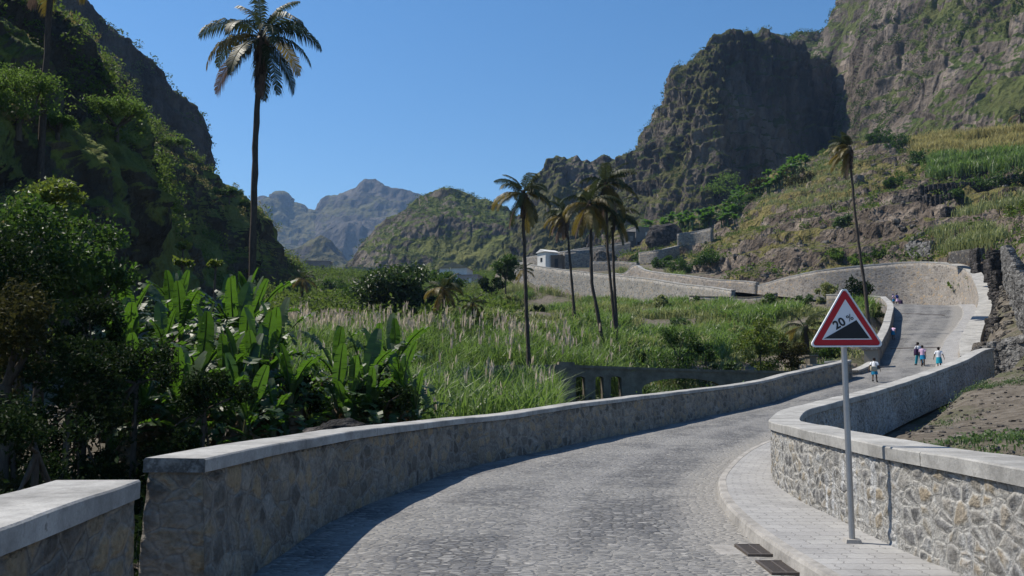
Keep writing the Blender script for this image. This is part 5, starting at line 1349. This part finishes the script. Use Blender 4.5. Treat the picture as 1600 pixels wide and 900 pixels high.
for k, (a, lab) in enumerate([([(1440, 300, 293), (1500, 296, 288), (1560, 290, 281), (1640, 284, 273)], 'long ragged stone terrace wall under the cane'), ([(1400, 318, 311), (1450, 316, 309), (1500, 312, 305)], 'short broken terrace wall in the middle of the hillside'), ([(1420, 395, 384), (1455, 392, 381)], 'low terrace wall behind the hairpin wall')]):
    pts = []
    for px, p0, p1 in a:
        h = hit(px, p0)
        pts.append((h[0], h[1], h[2] - .8, h[2] + (p0 - p1) * h[1] / F))
    stone_wall_rows('terrace_wall', pts, lab, 80 + k, M_STONED if k < 2 else M_GSTONE, .8, .9)
# boulders
def boulder(p, size, label, seed, mat=M_STONED):
    V, Fq = rock_geo(seed, 5, .3); V = V * (1 + .12 * fbm(V * 5, 4, seed + 1)[:, None])
    g = Geo().add(V * np.array(size) , Fq); o = g.build('boulder', mat, loc=[float(a) for a in p]); return tag(o, label, 'boulder')
c_ = P(537, 668, 15.8); boulder((c_[0], c_[1], c_[2] - .25), (1.0, .7, .8), 'dark boulder poking up behind the long parapet', 3)
c_ = P(505, 672, 16.2); boulder((c_[0], c_[1], c_[2] - .25), (.9, .7, .6), 'flat dark boulder left of the one poking up', 4)
h = hit(1341, 286); boulder(h + np.array([0, 0, .6]), (2.6, 2.4, 2.4), 'rounded grey boulder on the hill right of the bent palm crown', 5, M_STONE)
h = hit(1040, 384); boulder(h + np.array([0, 2.0, 2.0]), (9, 6, 7.6), 'big black rock outcrop between the terrace walls', 6)
h = hit(945, 412); boulder(h + np.array([0, 1.0, 1.0]), (6, 4, 5), 'reddish brown rock behind the palm group', 7, M_STONE)
h = hit(1482, 338); boulder(h + np.array([0, 0, .6]), (2.2, 2, 2.1), 'dark round boulder among the terraces', 8)

# ---------------------------------------------------------------- houses and terrace walls by the village
M_WHITE = m_concrete('whitewash', (.75, .74, .70), .15, .4); M_GREYH = m_concrete('bare_blocks', (.27, .26, .25), .3, .3); M_DKWIN = m_plain('dark_opening', (.02, .02, .022), .4)
M_ROOF = m_concrete('sheet_roof', (.60, .60, .60), .2, .3); M_TILE = m_concrete('ochre_roof', (.40, .33, .22), .2, .3); M_PINK = m_concrete('pink_wall', (.42, .36, .34), .2, .3)
def house(px, py_base, d, w, dep, h, rz, mat, label, roof='flat', wins=(), roofmat=None, name='house'):
    p = P(px, py_base, d); t = empty(name, p, rz, label=label, cat='house', group=None)
    Geo().box((0, 0, h / 2 - .6), (w / 2, dep / 2, h / 2 + .6)).build('wall', mat, t)
    if roof == 'flat':
        Geo().box((0, 0, h + .08), (w / 2 + .12, dep / 2 + .12, .08)).build('roof', roofmat or mat, t)
    else:
        e = .3; g = Geo(); a, b = w / 2 + e, dep / 2 + e; rh = h + w * .22
        g.add([(-a, -b, h), (a, -b, h), (a, b, h), (-a, b, h), (0, -b, rh), (0, b, rh)], [[0, 4, 5, 3], [1, 2, 5, 4], [0, 3, 2, 1]]); g.add([(-a, -b, h), (a, -b, h), (0, -b, rh), (-a, b, h), (a, b, h), (0, b, rh)], [[0, 1, 2], [4, 3, 5]])
        g.build('roof', roofmat or M_TILE, t)
    for (x, z, ww, hh, m) in wins:
        f = Geo().box((x, -dep / 2 - .02, z), (ww / 2, .04, hh / 2)).build('window' if hh < 1.7 else 'door', m, t)
    return t
house(856, 420, 183, 3.2, 3.5, 3.6, -1.0, M_WHITE, 'white gabled house end above the road wall', 'gable', ((0, 1.9, .7, .9, M_DKWIN),), M_WHITE)
house(872, 419, 182, 2.4, 3, 2.6, -.3, m_concrete('brown_stone', (.17, .14, .11), .3, .3), 'small brown stone hut right of the white gabled house', 'flat', ((0, 1.0, .8, 1.9, M_DKWIN),))
house(1001, 392, 236, 6.2, 6, 6.4, .35, M_GREYH, 'grey block house with one white shutter on the terrace', 'flat', ((.6, 4.0, 1.2, 1.9, M_WHITE), (-2.2, 1.3, .9, 1.4, M_DKWIN)))
house(982, 398, 232, 2.6, 4, 6.2, .3, m_concrete('dark_blocks', (.12, .115, .11), .3, .3), 'narrow dark unfinished house left of the grey block house', 'flat', ((0, 4.4, 1, 1.4, M_GREYH),))
house(713, 447, 205, 7, 6, 4.2, -.2, M_WHITE, 'white house with an ochre gabled roof far down the valley', 'gable', ((-1.6, 2, .9, 1.2, M_DKWIN), (1.6, 2, .9, 1.2, M_DKWIN)), M_TILE)
house(735, 448, 203, 5.0, 5, 2.6, -.2, M_PINK, 'low pinkish house right of the ochre roof', 'flat', ((.6, 1.2, .7, 1.1, M_WHITE),))
house(462, 431, 300, 9, 7, 3.6, .2, M_GREYH, 'grey far house under a bright sheet roof by the left spur', 'flat', ((-2, 1.8, 1, 1.2, M_DKWIN),), M_ROOF)
house(497, 432, 290, 9, 8, 5.0, .1, M_GREYH, 'taller grey far house between the sheet roofed ones', 'flat', ((-2, 3, 1, 1.2, M_DKWIN), (2, 3, 1, 1.2, M_DKWIN)))
house(505, 447, 225, 9, 6, 3.0, .1, m_concrete('bluish_wall', (.25, .28, .31), .2, .3), 'bluish low house with two pale roof edges', 'flat', ((-2, 1.5, 1, 1.2, M_DKWIN),), M_ROOF)
house(556, 440, 260, 6, 6, 4.2, .1, M_GREYH, 'square grey house at the foot of the middle hill', 'flat', ((0, 2.4, 1, 1.2, M_DKWIN),))
house(575, 436, 262, 9, 6, 3.2, .1, M_PINK, 'long pinkish house behind the square grey one', 'flat', ((-2, 1.6, 1, 1.2, M_DKWIN), (2, 1.6, 1, 1.2, M_DKWIN)))
def twall(a, label, mat=MAT_RUB_G, th=.8):
    pts = []
    for px, p0, p1 in a:
        h = hit(px, p0); pts.append((h[0], h[1], h[2] - 1.0, h[2] + (p0 - p1) * h[1] / F))
    wall('terrace_wall', pts, th, mat, label, 'stone wall', side=-1, step=.6, nv=8, cop=.12, batter=.05)
twall([(1058, 386, 364), (1085, 382, 361), (1112, 378, 355)], 'pale terrace wall under the banana grove', MAT_RUB_G)
twall([(998, 412, 394), (1030, 410, 390), (1062, 402, 383)], 'grey terrace wall below the black rock outcrop', MAT_RUB_G)
twall([(880, 420, 393), (903, 418, 391), (926, 417, 390)], 'square terrace wall behind the thin palm trunk', MAT_RUB_G)
twall([(930, 400, 384), (960, 398, 380), (985, 396, 376)], 'upper terrace wall behind the palm crowns', MAT_RUB_G)
twall([(925, 424, 408), (965, 424, 408), (995, 424, 410)], 'ruined low wall just above the road wall', MAT_RUB_G)

# ---------------------------------------------------------------- road sign
M_SW = m_plain('sign_white', (.72, .73, .75), .4, .03, 3); M_SR = m_plain('sign_red', (.42, .012, .022), .4, .06, 3); M_SK = m_plain('sign_black', (.012, .014, .018), .4, .1, 3)
M_STEEL = m_plain('galvanised_steel', (.36, .37, .38), .45, .12, 25, .7)
SP = P(1333, 843, 7.84); SP[2] = float(kz[((KL[:, :2] - SP[:2]) ** 2).sum(1).argmin()]) + .125
t_sign = empty('road_sign', SP, math.radians(-6), label='triangular red bordered 20% steep hill sign on a steel pole', cat='road sign')
sc_ = SP[1] / F
ztip = P(1319, 454, 7.84)[2] - SP[2]; zbot = P(1322, 542, 7.84)[2] - SP[2]
g = Geo(); g.tube([(0, 0, -.05), (0, 0, .6), (0, 0, 1.2), (0, 0, zbot + .35)], .0275, 16)
g.build('pole', M_STEEL, t_sign, smooth=True)
Geo().box((0, .03, .012), (.075, .07, .022), taper=.85).build('concrete_foot', MAT_KERB, t_sign)
def rtri(u0, u1, r, n=7):
    """rounded triangle in sign units: bottom from -u0 to u0 at v0.. apex at u1"""
    A = np.array([(-u0[0], u0[1]), (u0[0], u0[1]), (0, u1)], float); out = []
    c = A.mean(0)
    for k in range(3):
        p = A[k]; a = A[k - 1] - p; b = A[(k + 1) % 3] - p; a /= np.linalg.norm(a); b /= np.linalg.norm(b)
        bi = a + b; bi /= np.linalg.norm(bi); half = math.acos(np.clip(a @ b, -1, 1)) / 2
        ctr = p + bi * r / math.sin(half)
        s = ctr - bi * r
        na = math.atan2(*(p + a * r / math.tan(half) - ctr)[::-1]); nb = math.atan2(*(p + b * r / math.tan(half) - ctr)[::-1])
        dlt = (nb - na + math.pi) % (2 * math.pi) - math.pi
        for q in np.linspace(0, 1, n): out.append(ctr + r * np.array([math.cos(na + dlt * q), math.sin(na + dlt * q)]))
    return np.array(out)
def prism(g, poly, y0, y1):
    n = len(poly); V = np.vstack([np.c_[poly[:, 0], np.full(n, y0), poly[:, 1]], np.c_[poly[:, 0], np.full(n, y1), poly[:, 1]]])
    g.add(V, [list(range(n))]); g.add(V, [list(range(2 * n - 1, n - 1, -1))])
    g.add(V, [[i + n, (i + 1) % n + n, (i + 1) % n, i] for i in range(n)])
U = .66 / 795                                     # sign units to metres
def S(x, y): return np.array([(x - 462) * U, zbot + (765 - y) * U])
def tri(x0, x1, yb, yt, r): 
    a = S(x0, yb); b = S(x1, yb); c = S((x0 + x1) / 2, yt)
    p = rtri(((b[0] - a[0]) / 2, a[1]), c[1], r); p[:, 0] += (a[0] + b[0]) / 2; return p
YF = -.032
plate = Geo(); outer = tri(55, 885, 768, 62, 38 * U); prism(plate, outer, YF, YF + .024); plate_o = plate.build('plate', M_SW, t_sign)
def ring(g, po, pi_, y0, y1):
    n = len(po); V = np.vstack([np.c_[po[:, 0], np.full(n, y0), po[:, 1]], np.c_[pi_[:, 0], np.full(n, y0), pi_[:, 1]], np.c_[po[:, 0], np.full(n, y1), po[:, 1]], np.c_[pi_[:, 0], np.full(n, y1), pi_[:, 1]]])
    F4 = []
    for i in range(n):
        j = (i + 1) % n; F4 += [[i, j, n + j, n + i], [2 * n + i, 2 * n + j, j, i], [n + i, n + j, 3 * n + j, 3 * n + i]]
    g.add(V, F4)
g = Geo(); ring(g, outer, tri(78, 862, 755, 88, 30 * U), YF - .012, YF); g.build('rim', M_SW, t_sign)
g = Geo(); ring(g, tri(84, 856, 750, 96, 28 * U), tri(198, 757, 684, 216, 3 * U), YF - .0025, YF); g.build('red_border', M_SR, t_sign)
k3 = np.array([S(222, 671), S(728, 671), S(590, 459)]); g = Geo(); prism(g, k3, YF - .003, YF); g.build('slope_symbol', M_SK, t_sign)
def text_mesh(txt, size, off, name):
    cu = bpy.data.curves.new('text', 'FONT'); cu.body = txt; cu.size = size; cu.offset = off; cu.extrude = .0012; cu.resolution_u = 6; cu.align_x = 'CENTER'
    o = bpy.data.objects.new('text', cu); C.objects.link(o)
    bpy.context.view_layer.update()
    me = bpy.data.meshes.new_from_object(o.evaluated_get(bpy.context.evaluated_depsgraph_get())); me.name = name
    bpy.data.objects.remove(o); bpy.data.curves.remove(cu)
    return me
for txt, sx_, sy_, sz, of, nm in (('20', 420, 536, 136 * U, .0028, 'number'), ('%', 535, 462, 104 * U, .0002, 'percent_mark')):
    me = text_mesh(txt, sz, of, nm); me.materials.clear(); me.materials.append(M_SK)
    o = bpy.data.objects.new(nm, me); C.objects.link(o); o.parent = t_sign
    c = S(sx_, sy_); o.location = (c[0], YF - .003, c[1]); o.rotation_euler = (math.radians(90), -math.radians(29.5), 0)
g = Geo()
for zz in (zbot + .10, zbot + .30): g.box((0, -.004, zz), (.06, .004, .018)); g.box((0, .031, zz), (.045, .0035, .015)); g.box((-.035, .012, zz), (.006, .022, .013)); g.box((.035, .012, zz), (.006, .022, .013))
g.build('bracket', M_STEEL, t_sign)
# the sign: the plate sits in front of the pole, so move the pole centre back
for ch in t_sign.children:
    if ch.name.startswith('pole'): ch.location.y = .03

# ---------------------------------------------------------------- people on the hill
M_SKIN = m_plain('brown_skin', (.085, .045, .028), .6, .1, 20); M_HAIR = m_plain('black_hair', (.012, .010, .009), .8, .2, 40)
def cloth(name, col): return m_plain(name, col, .9, .12, 14, 0, .1, .3)
M_CW = cloth('white_shirt', (.72, .73, .76)); M_CP = cloth('pink_shirt', (.62, .42, .56)); M_CT = cloth('turquoise_cloth', (.02, .27, .36)); M_CB = cloth('blue_skirt', (.015, .17, .32)); M_CD = cloth('dark_purple', (.05, .03, .07)); M_BEIGE = cloth('beige_bag', (.34, .31, .24)); M_SHOE = cloth('dark_shoe', (.03, .028, .03)); M_CN = cloth('navy_cap', (.03, .05, .22))
def skin_mesh(nodes, edges, name):
    me = bpy.data.meshes.new(name); me.from_pydata([n[0] for n in nodes], edges, [])
    o = bpy.data.objects.new(name, me); C.objects.link(o)
    mod = o.modifiers.new('skin', 'SKIN'); mod.use_smooth_shade = True
    sv = me.skin_vertices[0].data
    for i, n in enumerate(nodes): sv[i].radius = n[1] if isinstance(n[1], tuple) else (n[1], n[1]); sv[i].use_root = (i == 0)
    s = o.modifiers.new('sub', 'SUBSURF'); s.levels = 1; s.render_levels = 1
    bpy.context.view_layer.update()
    dg = bpy.context.evaluated_depsgraph_get()
    m2 = bpy.data.meshes.new_from_object(o.evaluated_get(dg)); m2.name = name
    bpy.data.objects.remove(o); bpy.data.meshes.remove(me)
    return m2
def person(loc, rz, H, label, shirt, lower, skirt=True, stride=.22, lean=.1, phase=1, bag=None, cap=None, arm_out=.0, group='people walking up the steep road', bagmat=None, low_len=.40, arms=(.1, -.1)):
    s = H / 1.5
    t = empty('person', loc, rz, label=label, cat='person', group=group)
    pel = np.array([0, 0, .80])
    def ln(p, k=1.0):
        p = np.array(p, float)
        if p[2] > .8:
            a = lean * k; q = p - pel; c_, s_ = math.cos(a), math.sin(a)
            p = pel + np.array([q[0], q[1] * c_ + q[2] * s_, -q[1] * s_ + q[2] * c_])
        return p
    N = []; E = []
    def add(p, r, par=None):
        N.append(((np.array(p) * s).tolist(), (r * s) if not isinstance(r, tuple) else (r[0] * s, r[1] * s)))
        if par is not None: E.append((par, len(N) - 1))
        return len(N) - 1
    pv = add(pel, (.115, .085)); sp1 = add(ln((0, 0, .95)), (.105, .08), pv); ch = add(ln((0, 0, 1.12)), (.125, .085), sp1); nb = add(ln((0, 0, 1.235)), (.055, .05), ch); nk = add(ln((0, .01, 1.29)), .043, nb)
    hd = add(ln((0, .025, 1.37)), (.072, .085), nk); ht = add(ln((0, .015, 1.45)), (.062, .07), hd)
    nose = add(ln((0, .118, 1.365)), .010, hd)
    for sd in (-1, 1): add(ln((sd * .083, .01, 1.375)), .014, hd)
    for sd in (-1, 1):
        sw = sd * phase
        hp = add((sd * .075, 0, .775), .082, pv); kn = add((sd * .08, stride * .45 * sw + .03, .43), .052, hp)
        an = add((sd * .078, stride * sw, .085 + (.05 if sw < 0 else 0)), .033, kn); add((sd * .085, stride * sw + .12, .03 + (.0 if sw > 0 else .01)), .03, an)
        a = arms[0] if sd < 0 else arms[1]
        sh = add(ln((sd * .145, 0, 1.205)), .05, ch); el = add(ln((sd * (.185 + arm_out), -.02 + a * .5, .97)), .035, sh); wr = add(ln((sd * (.20 + arm_out * 1.6), .03 + a * 1.5, .76)), .024, el)
        pm = add(ln((sd * (.205 + arm_out * 1.7), .04 + a * 1.7, .70)), (.026, .018), wr)
        hx, hy = sd * (.205 + arm_out * 1.7), .04 + a * 1.7
        for q, (fy, ln_) in enumerate(((-.026, .062), (-.009, .075), (.009, .070), (.025, .055))):
            f1 = add(ln((hx, hy + fy, .66)), .0085, pm); add(ln((hx - sd * .018, hy + fy * 1.1, .66 - ln_ * .8)), .007, f1)
        th = add(ln((hx - sd * .012, hy + .035, .685)), .009, pm); add(ln((hx - sd * .022, hy + .052, .655)), .008, th)
    me = skin_mesh(N, E, 'body'); me.materials.append(M_SKIN)
    b = bpy.data.objects.new('body', me); C.objects.link(b); b.parent = t
    def loft(rings, name, mat, n=20, close=True):
        g = Geo(); th = np.arange(n + 1) * 2 * math.pi / n; V = []
        for c, rx, ry in rings:
            c = np.array(c, float); V.append(np.c_[c[0] + rx * np.cos(th), c[1] + ry * np.sin(th), np.full(n + 1, c[2])])
        V = np.array(V) 
        V = np.array([[ln(p) if p[2] > .8 else p for p in row] for row in V]) * s
        g.grid(V)
        return g
    g = loft([((0, 0, .76), .150, .118), ((0, 0, .86), .148, .115), ((0, 0, .98), .142, .108), ((0, 0, 1.10), .160, .115), ((0, 0, 1.19), .168, .098), ((0, 0, 1.235), .115, .080), ((0, 0, 1.265), .062, .058)], 'shirt', shirt)
    for sd in (-1, 1):
        a = arms[0] if sd < 0 else arms[1]
        g.tube([ln((sd * .11, 0, 1.205)) * s, ln((sd * .155, 0, 1.19)) * s, ln((sd * (.178 + arm_out * .7), -.012 + a * .35, 1.03)) * s], [.060 * s, .064 * s, .060 * s], 10, cap=False)
    g.build('shirt', shirt, t, smooth=True)
    if skirt:
        g = loft([((0, 0, .86), .135, .105), ((0, 0, .78), .160, .125), ((0, .01, .62), .185, .17), ((0, .015, .86 - low_len), .20, .12 + stride * .5)], 'skirt', lower)
        g.build('skirt', lower, t, smooth=True)
    else:
        g = loft([((0, 0, .86), .135, .105), ((0, 0, .76), .150, .115), ((0, 0, .70), .145, .105)], 'trousers', lower)
        for sd in (-1, 1):
            sw = sd * phase
            g.tube([np.array((sd * .075, 0, .77)) * s, np.array((sd * .08, stride * .45 * sw + .02, .44)) * s, np.array((sd * .08, stride * sw, .12)) * s], [.10 * s, .078 * s, .072 * s], 10, cap=False)
        g.build('trousers', lower, t, smooth=True)
    g = Geo(); V, Fq = rock_geo(7, 3, 0.05); V = V / np.abs(V).max(); V[:, 2] = np.where(V[:, 2] < -.35, -.35 - (V[:, 2] + .35) * .1, V[:, 2])
    W = V * np.array([.092, .105, .095]); W = np.array([ln(p + np.array([0, -.012, 1.425])) for p in W]) * s
    g.add(W, Fq).build('cap' if cap else 'hair', cap or M_HAIR, t, smooth=True)
    g = Geo()
    for sd in (-1, 1):
        sw = sd * phase; V, Fq = rock_geo(9, 2, .4)
        g = Geo(); g.add((V * np.array([.09, .24, .09]) + np.array((sd * .083, stride * sw + .05, .045 + (.03 if sw < 0 else 0)))) * s, Fq); g.build('shoe', M_SHOE, t, smooth=True)
    return t, s, ln
def bag(loc, rz, half, label, mat, seed, strap=None, cat='bag'):
    t = empty('bag', loc, rz, label=label, cat=cat)
    V, Fq = rock_geo(seed, 3, .6); Geo().add(V * 2 * np.array(half), Fq).build('pouch', mat, t, smooth=True)
    g = Geo(); a = np.linspace(0, math.pi, 11); g.tube(np.c_[np.cos(a) * half[0] * .7, np.zeros(11), half[2] * .8 + np.sin(a) * (strap or half[2] * 1.2)], .012, 6); g.build('strap', mat, t, smooth=True)
    return t
def on_road(px, py, d0, d1):
    best = None
    for d in np.arange(d0, d1, .1):
        p = P(px, py, d); i = ((RMID - p[:2]) ** 2).sum(1).argmin(); q = RV[i]; z = q[((q[:, :2] - p[:2]) ** 2).sum(1).argmin(), 2]
        if best is None or abs(z - p[2]) < best[1]: best = ((p[0], p[1], z), abs(z - p[2]))
    return np.array(best[0])
hd_ = math.radians(-28)
p = on_road(1367, 597, 40, 58)
def hgt(p, px): return px * p[1] / F
person(p, hd_ - .1, max(1.2, hgt(p, 38)), 'schoolchild in white shirt and blue skirt walking beside the low kerb wall', M_CW, M_CB, True, .2, .2, 1, arm_out=.06, arms=(-.1, .12), low_len=.40)
bg_ = p + np.array([-.12, -.20, .66]); bag(bg_, .1, (.16, .08, .13), 'small beige satchel hanging at the back of the nearest child', M_BEIGE, 31, .30)
p = on_road(1436.5, 571, 44, 66); person(p, hd_ + .5, max(1.3, hgt(p, 36)), 'walker in white shirt and turquoise trousers, left one of the pair', M_CW, M_CT, False, .26, .12, -1)
bag(p + np.array([-.22, -.15, .78]), .3, (.10, .10, .2), 'dark purple bag carried by the left one of the pair', M_CD, 32, .3)
p = on_road(1442.5, 573, 44, 66); person(p, hd_, max(1.25, hgt(p, 33)), 'walker in pink shirt and short blue skirt, right one of the pair', M_CP, M_CB, True, .24, .12, 1, low_len=.34)
p = on_road(1468, 577, 42, 64); person(p, hd_, max(1.25, hgt(p, 33)), 'walker in white shirt and turquoise skirt half hidden by the right parapet', M_CW, M_CT, True, .2, .05, 1, arm_out=.07, low_len=.46)
p = on_road(1396, 531, 56, 86); person(p, hd_, max(1.2, hgt(p, 22)), 'child in pink shirt and blue skirt leaning forward in the shade of the uphill parapet', M_CP, M_CB, True, .2, .75, -1, low_len=.38)
p = on_road(1396.5, 472, 84, 104); person(p, hd_ + 1.2, max(1.35, hgt(p, 17)), 'person with a dark blue cap and pink shirt at the top of the bend', M_CP, M_CB, True, .15, .1, 1, cap=M_CN)
p = on_road(1401, 472, 84, 104) + np.array([.35, .5, 0]); person(p, hd_ + .9, 1.45, 'person in blue shirt beside the capped one at the top of the bend', M_CN, M_CP, True, .15, .1, -1)
p = on_road(1407.5, 471, 84, 104); bag(p + np.array([0, 0, .28]), .4, (.18, .15, .28), 'dark sack set down on the road at the top of the bend', M_CD, 33, .2)

# slotted drains across the steep road
for px0, px1, py, d0, d1, lab in ((1408, 1476, 493, 70, 92, 'dark slotted drain across the upper end of the steep road'), (1392, 1486, 545, 52, 70, 'dark slotted drain across the road just above the walkers')):
    a = on_road(px0, py, d0, d1); b_ = on_road(px1, py - 1, d0, d1); n_ = 14
    tt = np.linspace(0, 1, n_)[:, None]; ln_ = a * (1 - tt) + b_ * tt
    ln_[:, 2] = surf_z(ln_) ; dr = (b_ - a)[:2] / np.linalg.norm((b_ - a)[:2]); w_ = np.array([-dr[1], dr[0], .19]) * .16
    up_ = np.array([0, 0, .03]); dn_ = np.array([0, 0, -.08])
    tag(Geo().grid(np.array([ln_ - w_ + dn_, ln_ - w_ + up_, ln_ + w_ + up_, ln_ + w_ + dn_])).build('drain_channel', MAT_IRON), lab, 'drain')

# ---------------------------------------------------------------- air
hz = bpy.data.materials.new('valley_haze'); hz.use_nodes = True; nt = hz.node_tree; nt.nodes.clear()
ou = nt.nodes.new('ShaderNodeOutputMaterial'); vp = nt.nodes.new('ShaderNodeVolumePrincipled')
vp.inputs['Color'].default_value = (.38, .62, 1.0, 1); vp.inputs['Density'].default_value = HAZE; vp.inputs['Anisotropy'].default_value = .25
nt.links.new(vp.outputs[0], ou.inputs['Volume'])
allz = [v for o in bpy.data.objects if o.type == 'MESH' for v in (o.bound_box[0][2], o.bound_box[6][2])]
zt_ = 560.0
o = Geo().box((0, 0, (zt_ - 120) / 2), (4900, 4900, (zt_ + 120) / 2)).build('haze', hz)
tag(o, kind='stuff')
